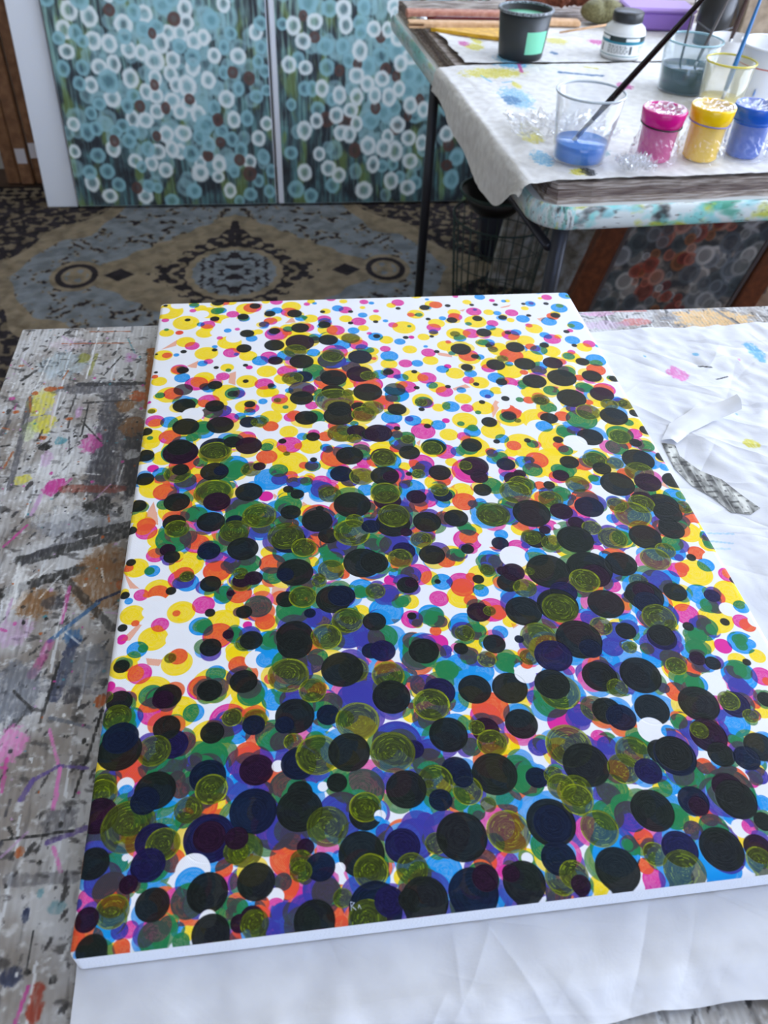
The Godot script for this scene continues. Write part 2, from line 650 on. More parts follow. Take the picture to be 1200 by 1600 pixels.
# ---------------------------------------------------------------- pictures of rings leaning on the back wall
func ring_picture(rings: Array, seed_: int, w_mm: float, h_mm: float) -> ImageTexture:
	var px := 0.75
	var w := int(w_mm * px)
	var h := int(h_mm * px)
	var img := Image.create(w, h, false, Image.FORMAT_RGB8)
	var nz := FastNoiseLite.new()
	nz.seed = seed_
	nz.frequency = 0.02
	nz.fractal_octaves = 4
	for y in h:
		for x in w:
			var up := 1.0 - y / float(h)                       # 0 at the foot of the picture
			var a := nz.get_noise_2d(x * 3.2, y * 0.28)          # long vertical runs of paint
			var b := nz.get_noise_2d(x * 0.5 + 400.0, y * 0.42)
			var s := nz.get_noise_2d(x * 14.0, y * 0.35 + 90.0)
			var c := rgb8(48, 58, 64).lerp(rgb8(84, 130, 136), clampf(0.45 + a * 1.3, 0, 1))
			c = c.lerp(rgb8(26, 32, 42), clampf(b * 2.2 + 0.15, 0, 0.9))
			c = c.lerp(rgb8(120, 145, 70), clampf(nz.get_noise_2d(x * 0.9 + 77.0, y * 0.3 + 50.0) * 2.4 - 0.25, 0, 0.7))
			c = c.lerp(rgb8(168, 205, 190), clampf((up - 0.36) * 1.8 + a, 0, 0.8))
			c = c.lerp(rgb8(150, 190, 185), clampf(s * 1.6 - 0.25, 0, 0.5))
			img.set_pixel(x, y, c)
	var rng := RandomNumberGenerator.new()
	rng.seed = seed_
	var all: Array = []
	for i in 190:
		all.append(["f", rng.randfn(w_mm * 0.56, w_mm * 0.22), rng.randfn(430.0, 190.0), rng.randf_range(18, 27)])
	all.append_array(rings)
	for k in 60:
		all.append(["w" if k % 2 else "b", rng.randf() * w_mm, rng.randf_range(800.0, h_mm), rng.randf_range(20, 28)])
	for e in all:
		var cx: float = e[1] * px
		var cy: float = h - e[2] * px
		var r: float = e[3] * px * 1.14
		var edge := rgb8(236, 244, 246)
		var core := rgb8(150, 190, 196)
		var ea := 0.92
		var ca := 0.55
		if e[0] == "b":
			edge = rgb8(156, 206, 216); core = rgb8(104, 158, 172); ea = 0.72; ca = 0.6
		elif e[0] == "d":
			edge = rgb8(98, 66, 60); core = rgb8(74, 52, 50); ea = 0.7; ca = 0.7
		elif e[0] == "f":
			edge = rgb8(165, 205, 212); core = rgb8(140, 188, 198); ea = 0.42; ca = 0.42
		var sq := rng.randf_range(0.94, 1.12)
		for y in range(maxi(0, int(cy - r * 1.3)), mini(h, int(cy + r * 1.3) + 1)):
			for x in range(maxi(0, int(cx - r - 2)), mini(w, int(cx + r + 2))):
				var d := Vector2((x - cx) * sq, (y - cy) / sq).length() / r
				d += 0.10 * nz.get_noise_2d(x * 2.5, y * 2.5)
				if d > 1.1:
					continue
				var k := clampf((1.10 - d) * 4.2, 0, 1)
				var on := smoothstep(0.22, 0.72, d)
				var c := img.get_pixel(x, y).lerp(core, ca * k)
				img.set_pixel(x, y, c.lerp(edge, ea * k * on))
	# wet paint: soft edges
	img.resize(w / 2, h / 2, Image.INTERPOLATE_BILINEAR)
	img.resize(w, h, Image.INTERPOLATE_CUBIC)
	return ImageTexture.create_from_image(img)

func lean_canvas(called: String, label: String, x0: float, w: float, h: float, front: Material, lip := 0.0) -> void:
	var lean := rad_to_deg(atan(0.182))
	var t := thing(called, label, "painting", Vector3(x0, 0.019, -1.975), Vector3(-lean, 0, 0))
	var side := mat(rgb8(222, 226, 236), 0.7)
	part("canvas_body", box(Vector3(w + lip, h, 0.036), 0.004), side, t, Vector3(w / 2 - lip / 2, h / 2, -0.0185))
	if front:
		var st := start()
		var d := [Vector3(0.002, 0.002, 0), Vector3(0.002, h - 0.002, 0), Vector3(w - 0.002, h - 0.002, 0), Vector3(w - 0.002, 0.002, 0)]
		var uv := [Vector2(0, 1), Vector2(0, 0), Vector2(1, 0), Vector2(1, 1)]
		for i in [0, 1, 2, 0, 2, 3]:
			st.set_uv(uv[i]); st.add_vertex(d[i])
		part("picture", flat(st), front, t, Vector3(0, 0, 0.0002))

func build_back_canvases() -> void:
	for a in [[RINGS_A, 11, -0.526, 0.672, "tall canvas painted with pale ringed circles over teal drips, beside the blank white canvas", 0.0], [RINGS_B, 23, 0.170, 0.69, "tall canvas painted with pale ringed circles over dark green drips, behind the folding table", 0.017]]:
		var m := mat(Color.WHITE, 0.5)
		m.albedo_texture = ring_picture(a[0], a[1], a[3] * 1000.0, 1180.0)
		lean_canvas("ring_canvas", a[4], a[2], a[3], 1.18, m, a[5])
	var wt := thing("blank_canvas", "blank white canvas leaning beside the wooden boards", "painting", Vector3(-0.632, 0.012, -1.992), Vector3(-10.3, 0, 0))
	part("canvas_face", box(Vector3(0.1, 1.2, 0.004), 0.002), mat(rgb8(226, 231, 240), 0.7), wt, Vector3(0.05, 0.6, 0.0))
	part("canvas_edge", box(Vector3(0.012, 1.19, 0.03), 0.003), mat(rgb8(200, 190, 172), 0.8), wt, Vector3(0.008, 0.6, -0.0175))

# ---------------------------------------------------------------- room
func build_room() -> void:
	var wall := triplanar(mat(Color(1, 1, 1), 0.9), noise_tex(0.02, 3, [[0.0, rgb8(196, 192, 184)], [1.0, rgb8(214, 211, 204)]]), 0.6)
	var plank := triplanar(mat(Color(1, 1, 1), 0.6), noise_tex(0.03, 5, [[0.2, rgb8(70, 48, 32)], [0.8, rgb8(104, 74, 50)]]), 1.2)
	struct("floor", box(Vector3(4.6, 0.1, 5.2), 0.001), plank, "dark wooden floor under the rug", Vector3(0.35, -0.05, 0.0))
	struct("ceiling", box(Vector3(4.6, 0.1, 5.2), 0.001), mat(rgb8(225, 224, 220), 0.9), "plain off-white ceiling", Vector3(0.35, 2.70, 0.0))
	struct("wall_left", box(Vector3(0.1, 2.64, 5.2), 0.001), wall, "plain off-white wall on the rug side", Vector3(-1.95, 1.325, 0.0))
	# walls with a window opening each
	walled("wall_back", "plain off-white wall behind the leaning canvases", wall, Vector3(0.35, 1.325, -2.4), 4.5, 2.64, Rect2(0.70, 1.44, 1.5, 0.96), false, "window_1")
	walled("wall_front", "plain off-white wall facing the canvases", wall, Vector3(0.35, 1.325, 2.5), 4.5, 2.64, Rect2(-0.3, 1.14, 1.9, 1.12), false, "window_3", "wall facing the canvases")
	walled("wall_right", "plain off-white wall with a wide window", wall, Vector3(2.5, 1.325, 0.05), 4.8, 2.64, Rect2(-1.6, 0.86, 2.3, 1.52), true, "window_2")

func walled(called: String, label: String, wall: Material, at: Vector3, w: float, h: float, hole: Rect2, across: bool, win: String, where := "") -> void:
	# hole: start along the wall and sill height, size
	var a0 := (at.z if across else at.x) - w / 2
	var a1 := a0 + w
	var st := SurfaceTool.new()
	st.begin(Mesh.PRIMITIVE_TRIANGLES)
	var b := [[a0, hole.position.x, 0.0, h], [hole.end.x, a1, 0.0, h], [hole.position.x, hole.end.x, 0.0, hole.position.y], [hole.position.x, hole.end.x, hole.end.y, h]]
	for e in b:
		var c: float = (e[0] + e[1]) / 2
		var m := BoxMesh.new()
		m.size = Vector3(0.1, e[3] - e[2], e[1] - e[0]) if across else Vector3(e[1] - e[0], e[3] - e[2], 0.1)
		var p := Vector3(0, (e[2] + e[3]) / 2 - at.y + 0.005, c - at.z) if across else Vector3(c - at.x, (e[2] + e[3]) / 2 - at.y + 0.005, 0)
		st.append_from(m, 0, Transform3D(Basis.IDENTITY, p))
	struct(called, st.commit(), wall, label, at)
	var fr := Node3D.new()
	fr.name = win
	add_child(fr)
	fr.set_meta("kind", "structure")
	fr.set_meta("label", "white framed window in the " + (where if where else ("long wall" if across else "wall behind the canvases")))
	fr.set_meta("category", "window")
	var mid := hole.get_center()
	fr.position = Vector3(at.x, mid.y, mid.x) if across else Vector3(mid.x, mid.y, at.z)
	if across:
		fr.rotation_degrees.y = 90
	var fm := mat(rgb8(232, 232, 230), 0.4)
	var s := hole.size
	for e in [[0.0, s.y / 2 - 0.02, s.x, 0.04], [0.0, -s.y / 2 + 0.02, s.x, 0.04], [-s.x / 2 + 0.02, 0.0, 0.04, s.y], [s.x / 2 - 0.02, 0.0, 0.04, s.y], [0.0, 0.0, 0.035, s.y]]:
		part("frame_bar", box(Vector3(e[2], e[3], 0.05)), fm, fr, Vector3(e[0], e[1], 0))
	var g := clear(Color(0.95, 0.98, 1.0), 0.06, 0.02)
	for k in [-1, 1]:
		part("pane", box(Vector3(s.x / 2 - 0.05, s.y - 0.08, 0.004), 0.001), g, fr, Vector3(k * s.x / 4, 0, -0.01))

# ---------------------------------------------------------------- rug
func build_rug() -> void:
	var w := 2.4
	var d := 1.34
	var c := Vector2(0.0, -1.505)
	var px := 360.0
	var img := Image.create(int(w * px), int(d * px), false, Image.FORMAT_RGB8)
	var nz := FastNoiseLite.new()
	nz.seed = 9
	nz.frequency = 0.02
	nz.fractal_octaves = 3
	var blue := rgb8(126, 132, 138)
	var beige := rgb8(140, 127, 108)
	var ink := rgb8(54, 50, 54)
	for y in img.get_height():
		for x in img.get_width():
			var p := Vector2(x / px - w / 2, y / px - d / 2)
			var q := p.abs()
			var n := nz.get_noise_2d(x * 2.0, y * 2.0)
			var f := nz.get_noise_2d(q.x * px * 3.4 + 50.0, q.y * px * 3.4)       # mirrored, as woven
			var g := nz.get_noise_2d(q.x * px * 1.3 + 900.0, q.y * px * 1.3)
			var scal := 0.02 * sin(atan2(q.y, q.x + 0.02) * 26.0)
			var col := blue
			# sprays of small flowers in the field
			if f > 0.24 and g > 0.0:
				col = ink
			elif f > 0.12 and g > -0.05:
				col = beige
			# corners, edged with a beige scallop
			var cor := q.x + 0.75 * q.y + 0.03 * sin(q.x * 30.0) + 0.4 * scal
			if cor > 0.80:
				col = ink if f + 0.25 * sin(q.x * 70.0) * sin(q.y * 70.0) > -0.12 else beige.darkened(0.15)
			elif cor > 0.70:
				col = beige
			# beige ground of the medallion
			var med := q.x / 0.47 + q.y / 0.42 + scal
			if med < 1.0:
				col = beige
			var band := q.x / 0.27 + q.y / 0.315 + scal * 2.0
			if band < 1.0:
				col = ink if f + 0.4 * sin(q.x * 95.0) * sin(q.y * 95.0) > -0.16 else beige
			var core := Vector2(q.x / 0.135, q.y / 0.15).length() + scal
			if core < 1.12:
				col = beige
			if core < 0.95:
				col = blue if f < 0.12 else ink
			# hanging cartouches to each side
			var e := Vector2((q.x - 0.47) / 0.062, q.y / 0.075).length()
			if e < 1.25 and q.x > 0.3:
				col = ink if e > 0.72 and e < 1.0 else beige
				if e < 0.55 and f > 0.1:
					col = blue
			var e2 := Vector2((q.x - 0.345) / 0.045, q.y / 0.04)
			if absf(e2.x) + absf(e2.y) < 1.0:
				col = ink
			if q.x < 0.03 and q.y > 0.25 and q.y < 0.36 and absf(q.x * 9.0 - (0.36 - q.y)) < 0.09:
				col = ink
			# border bands
			var edge := minf(w / 2 - q.x, d / 2 - q.y)
			if edge < 0.10:
				col = ink if sin((p.x + p.y) * 90.0) * sin((p.x - p.y) * 90.0) + f > 0.0 else beige
			if edge < 0.015:
				col = ink
			img.set_pixel(x, y, col.lerp(col.darkened(0.35), clampf(0.35 + n * 1.5, 0, 1) * 0.45))
	var m := mat(Color.WHITE, 0.95, 0.1)
	m.albedo_texture = ImageTexture.create_from_image(img)
	m.normal_enabled = true
	m.normal_texture = M.grit
	m.normal_scale = 0.6
	var t := thing("rug", "worn blue-grey and beige oriental rug with a central medallion", "rug", Vector3(c.x, 0.0, c.y))
	part("pile", box(Vector3(w, 0.010, d), 0.002), m, t, Vector3(0, 0.0055, 0))

# ---------------------------------------------------------------- near table with its coverings
func build_work_table() -> void:
	var wood: Material = M.dark_wood
	var t := thing("work_table", "sturdy work table under the paint-splattered cardboard", "table", Vector3(0.55, 0, 0.45))
	part("tabletop", box(Vector3(1.36, 0.03, 0.86)), wood, t, Vector3(0, 0.719, 0))
	for x in [-0.6, 0.6]:
		for z in [-0.36, 0.36]:
			part("leg", box(Vector3(0.05, 0.702, 0.05)), wood, t, Vector3(x, 0.352, z))
	# splattered cardboard, corrugated along its depth
	var org := Vector2(-149.0, 7.0)
	var px := 1.15
	var size := Vector2(1400.0, 880.0)
	var img := Image.create(int(size.x * px), int(size.y * px), false, Image.FORMAT_RGB8)
	var nz := FastNoiseLite.new()
	nz.seed = 31
	nz.frequency = 0.012
	nz.fractal_octaves = 5
	for y in img.get_height():
		for x in img.get_width():
			var mm := Vector2(x, y) / px
			var a := nz.get_noise_2d(x * 1.0, y * 1.0)
			var b := nz.get_noise_2d(x * 9.0, y * 1.2)
			var s := nz.get_noise_2d(x * 7.0 + 900.0, y * 7.0)
			var c := rgb8(186, 185, 184).lerp(rgb8(132, 124, 116), clampf(0.32 + a * 1.5 + mm.y * 0.0004, 0, 1))
			c = c.lerp(rgb8(64, 62, 62), clampf(b * 1.3 - 0.30, 0, 0.5))
			c = c.lerp(rgb8(210, 210, 210), clampf(s * 2.0 - 0.3, 0, 0.7))
			# dried ridges of white paint along the flutes, and black scuffs
			var line := absf(fposmod(mm.x + 3.0 * a, 23.0) - 11.5)
			if line < 0.9 and nz.get_noise_2d(x * 2.0 + 40.0, y * 1.5) > -0.05:
				c = c.lerp(rgb8(214, 216, 218), 0.75)
			c = c.lerp(rgb8(34, 33, 34), clampf((nz.get_noise_2d(x * 6.3 + y * 2.1, y * 3.1 + 70.0) - 0.36) * 6.0, 0, 0.8))
			c = c.lerp(rgb8(40, 38, 38), clampf((nz.get_noise_2d(x * 2.3 + 200.0, y * 4.7 - x * 0.9) - 0.33) * 4.0, 0, 0.6))
			img.set_pixel(x, y, c)
	daub(img, BOARD_MARKS, org, px, 4, 1.25, 0.4)
	var rng := RandomNumberGenerator.new()
	rng.seed = 5
	var names := ["black", "white", "rust", "magenta", "dark", "teal", "white", "lilac", "black", "black"]
	var spray: Array = []
	for i in 900:
		var r := rng.randf_range(0.5, 1.7)
		spray.append([names[rng.randi() % 10], rng.randf_range(-149, 10) if i % 2 else rng.randf_range(-149, 1200), rng.randf_range(7, 880), r, r * rng.randf_range(0.6, 1.6), 0.9])
	for i in 90:
		var p := Vector2(rng.randf_range(-149, 20), rng.randf_range(30, 760))
		var v := Vector2.from_angle(rng.randf() * TAU) * rng.randf_range(8, 34)
		spray.append([names[rng.randi() % 10], p.x, p.y, p.x + v.x * 0.5, p.y + v.y, rng.randf_range(0.5, 1.3), 0.7])
	daub(img, spray, org, px, 8)
	var m := mat(Color.WHITE, 0.42)
	m.albedo_texture = ImageTexture.create_from_image(img)
	m.normal_enabled = true
	m.normal_texture = ribs()
	m.normal_scale = 0.15
	solo("cardboard_sheet", box(Vector3(1.4, 0.003, 0.88), 0.0012), m, "paint-splattered corrugated cardboard sheet covering the work table", "cardboard", Vector3(0.551, 0.7358, 0.447))

func ribs() -> ImageTexture:
	var img := Image.create(1304, 64, false, Image.FORMAT_RGB8)
	var nz := FastNoiseLite.new()
	nz.seed = 12
	nz.frequency = 0.03
	for x in 1304:
		for y in 64:
			var v := 0.5 + 0.3 * sin(x * TAU / 4.0) + 0.2 * nz.get_noise_2d(x, y * 2.0)
			img.set_pixel(x, y, Color(v, v, v))
	img.bump_map_to_normal_map(2.0)
	return ImageTexture.create_from_image(img)

func crumple(nz: FastNoiseLite, x: float, z: float) -> float:
	# soft swells with sharp creases
	var a := nz.get_noise_2d(x * 700.0, z * 700.0)
	var w := 60.0 * a
	var b := absf(nz.get_noise_2d((x + z * 0.5) * 1500.0 + 500.0 + w, (z - x * 0.5) * 700.0))
	var c := absf(nz.get_noise_2d((x - z * 0.7) * 3000.0 + 90.0, (z + x * 0.7) * 1500.0 + w))
	return 0.0022 * (a + 0.7) + 0.0046 * maxf(0.0, 0.42 - b) + 0.0026 * maxf(0.0, 0.4 - c)

func build_paper() -> void:
	var nz := FastNoiseLite.new()
	nz.seed = 77
	nz.frequency = 0.012
	nz.fractal_octaves = 2
	var x0 := -0.001
	var x1 := 0.96
	var hole := PackedVector2Array(STRIP)
	var f := func(u: float, v: float) -> Vector3:
		var z1: float = 0.709 + 0.004 * nz.get_noise_1d(u * 900.0)
		var z0: float = 0.062 - 0.012 * u + 0.003 * nz.get_noise_1d(u * 1500.0 + 40.0)
		var x: float = lerpf(x0, x1, u) + 0.002 * nz.get_noise_1d(v * 900.0)
		var z: float = lerpf(z0, z1, v)
		# flat where the canvas weighs it down
		var out := maxf(maxf(x - 0.46, z - 0.652), maxf(-x, -z))
		var k := clampf((out - 0.002) / 0.05, 0.0, 1.0)
		var tear := 1.0
		for i in 4:
			tear = minf(tear, Vector2(x, z).distance_to(STRIP_SPINE[i]) / 0.035)
		k *= smoothstep(0.45, 1.0, tear)
		var h := 0.7394 + (crumple(nz, x, z) + 0.0004) * k
		# the long fold near the front edge
		var fold := z - (0.692 - 0.012 * (x - 0.13))
		if out > 0.0:
			h += 0.0035 * exp(-pow(fold / 0.006, 2.0)) * clampf(x * 8.0, 0, 1) * k
		return Vector3(x, maxf(h, 0.7388), z)
	var img := Image.create(980, 680, false, Image.FORMAT_RGB8)
	var g := FastNoiseLite.new()
	g.seed = 3
	g.frequency = 0.02
	g.fractal_octaves = 4
	for y in 680:
		for x in 980:
			img.set_pixel(x, y, rgb8(226, 227, 231).lerp(rgb8(212, 213, 218), clampf(0.5 + g.get_noise_2d(x, y), 0, 1)))
	daub(img, PAPER_MARKS, Vector2(-1.0, 50.0), 1.0, 15)
	var m := mat(Color.WHITE, 0.55, 0.35)
	m.albedo_texture = ImageTexture.create_from_image(img)
	m.normal_enabled = true
	m.normal_texture = M.creases
	m.normal_scale = 1.0
	m.cull_mode = BaseMaterial3D.CULL_DISABLED
	var t := thing("paper_sheet", "wrinkled white paper with a torn strip, spread under the dotted canvas", "paper", Vector3(0, 0, 0))
	part("sheet", sheet(f, 190, 130), m, t)
	# torn tongue folded back from the strip
	var fl := func(u: float, v: float) -> Vector3:
		var k := u * 3.0
		var i := mini(int(k), 2)
		var a: Vector2 = FLAP_A[i].lerp(FLAP_A[i + 1], k - i)
		var b: Vector2 = FLAP_B[i].lerp(FLAP_B[i + 1], k - i)
		var p := a.lerp(b, v)
		return Vector3(p.x, 0.7410 + 0.003 * sin(v * PI) + 0.006 * u + 0.010 * pow(u, 8.0) * (1.0 - v * 0.4) + 0.001 * nz.get_noise_2d(u * 300.0, v * 90.0), p.y)
	var mp := mat(rgb8(231, 232, 235), 0.6)
	mp.cull_mode = BaseMaterial3D.CULL_DISABLED
	part("torn_flap", sheet(fl, 30, 8), mp, t)
	# newsprint showing in the tear
	var sm := mat(Color.WHITE, 0.7)
	var ni := Image.create(128, 256, false, Image.FORMAT_RGB8)
	for y in 256:
		for x in 128:
			var v := clampf(0.50 + 0.75 * g.get_noise_2d(x * 2.0, y * 0.7), 0.16, 0.86)
			if x % 11 < 2:
				v = lerpf(v, 0.80, 0.45)
			if y % 13 < 4 and g.get_noise_2d(x * 5.0 + 70.0, (y / 13) * 40.0) > 0.06:
				v *= 0.55
			ni.set_pixel(x, y, Color(v, v, v * 0.96))
	sm.albedo_texture = ImageTexture.create_from_image(ni)
	sm.uv1_scale = Vector3(11, 7, 1)
	solo("newsprint_strip", slab(hole, 0.0003), sm, "narrow torn strip of grey newsprint on the white paper", "newspaper", Vector3(0, 0.7398, 0))

const STRIP := [Vector2(0.481, 0.253), Vector2(0.493, 0.257), Vector2(0.491, 0.273), Vector2(0.502, 0.295), Vector2(0.517, 0.308), Vector2(0.526, 0.329), Vector2(0.535, 0.347), Vector2(0.523, 0.354), Vector2(0.507, 0.35), Vector2(0.498, 0.33), Vector2(0.486, 0.314), Vector2(0.479, 0.29)]
const FLAP_A := [Vector2(0.482, 0.250), Vector2(0.498, 0.228), Vector2(0.530, 0.209), Vector2(0.574, 0.204)]
const FLAP_B := [Vector2(0.495, 0.256), Vector2(0.512, 0.244), Vector2(0.540, 0.231), Vector2(0.572, 0.223)]
const STRIP_SPINE := [Vector2(0.487, 0.268), Vector2(0.494, 0.300), Vector2(0.508, 0.325), Vector2(0.520, 0.345)]

# ---------------------------------------------------------------- folding table and what lies on it
const CORNER := Vector3(0.537, 0.0, -0.352)
const TURN := 3.5

func on_table(x: float, y: float, z: float) -> Vector3:
	return CORNER + Basis(Vector3.UP, deg_to_rad(TURN)) * Vector3(x, y, z)

func build_folding_table() -> void:
	var plastic := mat(rgb8(214, 218, 216), 0.45)
	var t := thing("folding_table", "white plastic folding table with paint-streaked rounded rim and dark tube legs", "table", CORNER, Vector3(0, TURN, 0))
	var out := rounded(1.25, 1.2, 0.055, 8)
	part("tabletop", slab(out, 0.034), plastic, t, Vector3(0, 0.669, -1.2))
	# streaked rim, rounded in section, running up the side and round the near corner
	var path: PackedVector2Array = []
	for i in 14:
		path.append(Vector2(0, lerpf(-1.16, -0.055, i / 13.0)))
	for i in range(1, 9):
		var a := PI - PI / 2 * i / 8.0
		path.append(Vector2(0.055 + 0.055 * cos(a), -0.055 + 0.055 * sin(a)))
	for i in range(1, 20):
		path.append(Vector2(lerpf(0.055, 1.19, i / 19.0), 0))
	var img := Image.create(1024, 48, false, Image.FORMAT_RGB8)
	var nz := FastNoiseLite.new()
	nz.seed = 61
	nz.frequency = 0.02
	nz.fractal_octaves = 4
	var inks := [rgb8(90, 190, 200), rgb8(40, 140, 110), rgb8(30, 32, 34), rgb8(200, 205, 60), rgb8(150, 215, 220), rgb8(130, 215, 210)]
	for y in 48:
		for x in 1024:
			var c := rgb8(218, 226, 224)
			for k in 6:
				var run := nz.get_noise_2d(x * (0.5 + 0.25 * k) + k * 700.0, y * 0.9 + k * 30.0)
				var amt := clampf((run - (0.16 if k == 2 or k == 3 else 0.04) - 0.004 * y) * 2.6, 0, 0.8)
				c = c.lerp(inks[k], amt * (0.4 if x < 470 else 1.0))
			c = c.lerp(rgb8(90, 84, 78), clampf(nz.get_noise_2d(x * 4.0, y * 6.0) * 3.0 - 1.1, 0, 0.8))
			img.set_pixel(x, y, c)
	var rm := mat(Color.WHITE, 0.4)
	rm.albedo_texture = ImageTexture.create_from_image(img)
	rm.cull_mode = BaseMaterial3D.CULL_DISABLED
	var f := func(u: float, v: float) -> Vector3:
		var k := u * (path.size() - 1)
		var i := mini(int(k), path.size() - 2)
		var p := path[i].lerp(path[i + 1], k - i)
		var dir := (path[i + 1] - path[i]).normalized()
		var nrm := Vector2(-dir.y, dir.x)
		var a := PI * v
		var o := nrm * (0.0012 + 0.007 * sin(a)) * 1.0
		return Vector3(p.x + o.x, 0.6855 + 0.0185 * cos(a), p.y + o.y)
	part("rim", sheet(f, 120, 10), rm, t)
	var steel := mat(rgb8(56, 58, 66), 0.38)
	steel.metallic = 0.5
	for p in [[0.075, -0.08, 0.0145], [0.04, -0.852, 0.012], [1.15, -0.08, 0.0145], [1.15, -0.87, 0.0145]]:
		part("leg", tube([Vector3(p[0], 0.0115, p[1]), Vector3(p[0], 0.668, p[1])], [p[2]], 14), steel, t)
	part("brace", tube([Vector3(0.058, 0.60, -0.08), Vector3(0.052, 0.60, -0.85)], [0.008]), steel, t)
	# worn board of three layers under the papers
	var w := thing("layered_board", "worn grey-brown layered board with frayed front edge on the folding table", "board", CORNER + Vector3(0, 0.7032, 0), Vector3(0, TURN, 0))
	var tones := [[rgb8(124, 108, 98), rgb8(190, 180, 172)], [rgb8(96, 80, 76), rgb8(150, 138, 130)], [rgb8(110, 96, 88), rgb8(186, 176, 168)]]
	for k in 3:
		var poly := PackedVector2Array()
		for i in 41:
			poly.append(Vector2(lerpf(0.028, 1.2, i / 40.0) + (0.01 * nz.get_noise_1d(i * 50.0) if i > 0 else 0.0), -0.012 - 0.003 * k + 0.007 * nz.get_noise_1d(i * 31.0 + k * 500.0)))
		for i in 41:
			poly.append(Vector2(lerpf(1.2, 0.012, i / 40.0), -1.17))
		for i in 24:
			poly.append(Vector2(0.012 + 0.004 * k + 0.003 * nz.get_noise_1d(i * 70.0 + k * 900.0), lerpf(-1.16, -0.03, i / 23.0)))
		var m := triplanar(mat(Color.WHITE, 0.8), noise_tex(0.05, 80 + k, [[0.25, tones[k][0]], [0.75, tones[k][1]]]), 5.0, M.grit, 0.5)
		m.uv1_scale = Vector3(1.1, 22.0, 4.0)
		part("ply", slab(poly, 0.0096), m, w, Vector3(0, 0.0101 * k, 0))
	# papers
	var pm := func(x0: float, z0: float, wx: float, wz: float, s: int) -> StandardMaterial3D:
		var im := Image.create(int(wx), int(wz), false, Image.FORMAT_RGB8)
		for y in im.get_height():
			for x in im.get_width():
				im.set_pixel(x, y, rgb8(232, 231, 229).lerp(rgb8(214, 212, 209), clampf(0.5 + nz.get_noise_2d(x * 2.0 + s, y * 2.0), 0, 1)))
		daub(im, TABLE_MARKS, Vector2(x0, z0), 1.0, s, 1.35, 0.5)
		var m := mat(Color.WHITE, 0.7)
		m.albedo_texture = ImageTexture.create_from_image(im)
		m.cull_mode = BaseMaterial3D.CULL_DISABLED
		m.normal_enabled = true
		m.normal_texture = M.creases
		m.normal_scale = 0.4
		return m
	var cr := FastNoiseLite.new()
	cr.seed = 41
	cr.frequency = 0.012
	var cover := func(u: float, v: float) -> Vector3:
		# hangs over the side, then lies across the board
		var z: float = lerpf(-0.60, -0.016, v) + 0.003 * cr.get_noise_1d(u * 700.0)
		var drop: float = lerpf(0.045, 0.088, smoothstep(-0.60, -0.17, z)) * (1.0 - 0.75 * smoothstep(-0.15, -0.02, z))
		var a: float = u * 0.9 - 0.09
		var h := 0.0022 + 0.5 * crumple(cr, a, z) + 0.0004
		if a >= 0.0:
			return Vector3(a - 0.012, 0.7352 + h * clampf(a * 30.0, 0.1, 1.0), z)
		var d := -a / 0.09
		var fold := 0.003 * sin(z * 30.0 + d * 2.0) * d + 0.002 * cr.get_noise_2d(d * 300.0, z * 2600.0)
		return Vector3(-0.016 - 0.010 * sin(minf(d * 3.0, PI / 2)) - 0.006 * d - maxf(fold, -0.003), 0.7365 - drop * d * d * (1.6 - 0.6 * d), z)
	var pt := thing("paper_cover", "white paint-marked paper draped over the side of the folding table", "paper", CORNER, Vector3(0, TURN, 0))
	part("sheet", sheet(cover, 150, 80), pm.call(-90.0, -600.0, 900.0, 584.0, 5), pt)
	var back := func(u: float, v: float) -> Vector3:
		var z: float = lerpf(-0.93, -0.612, v) + 0.05 * (u - 0.5) * (1.0 - v)
		var x: float = lerpf(0.035, 0.85, u) + 0.012 * cr.get_noise_1d(v * 500.0) * (1.0 - u)
		return Vector3(x, 0.7362 + 0.5 * crumple(cr, x + 2.0, z) + 0.003 * (1.0 - smoothstep(0.0, 0.05, u)) + 0.0012, z)
	var pb := thing("paint_sheet", "white paper with yellow and magenta blots beside the black pot", "paper", CORNER, Vector3(0, TURN, 0))
	part("sheet", sheet(back, 90, 40), pm.call(35.0, -930.0, 815.0, 345.0, 6), pb)

func cup(called: String, label: String, at: Vector3, r0: float, r1: float, h: float, tint: Color, alpha: float, liquid: Color, level: float, rim: Color, group := "") -> Node3D:
	var t := thing(called, label, "cup", at, Vector3.ZERO, group)
	var w := 0.0011
	part("wall", lathe([[0, 0], [r0, 0], [r0 + 0.0006, 0.002], [r1, h], [r1 - w, h], [r0 - w, 0.002], [0, 0.002]], 40), clear(tint, alpha, 0.12), t)
	part("rim", torus(r1, 0.0019, 40), clear(rim, 0.75, 0.15), t, Vector3(0, h, 0))
	if level > 0.0:
		var k := lerpf(r0, r1, level / h) - w * 1.4
		var lm := mat(liquid, 0.08)
		part("water", lathe([[0, 0.0026], [r0 - w * 1.6, 0.0026], [k, level - 0.0006], [k - 0.0008, level], [0, level]], 40), lm, t)
	return t

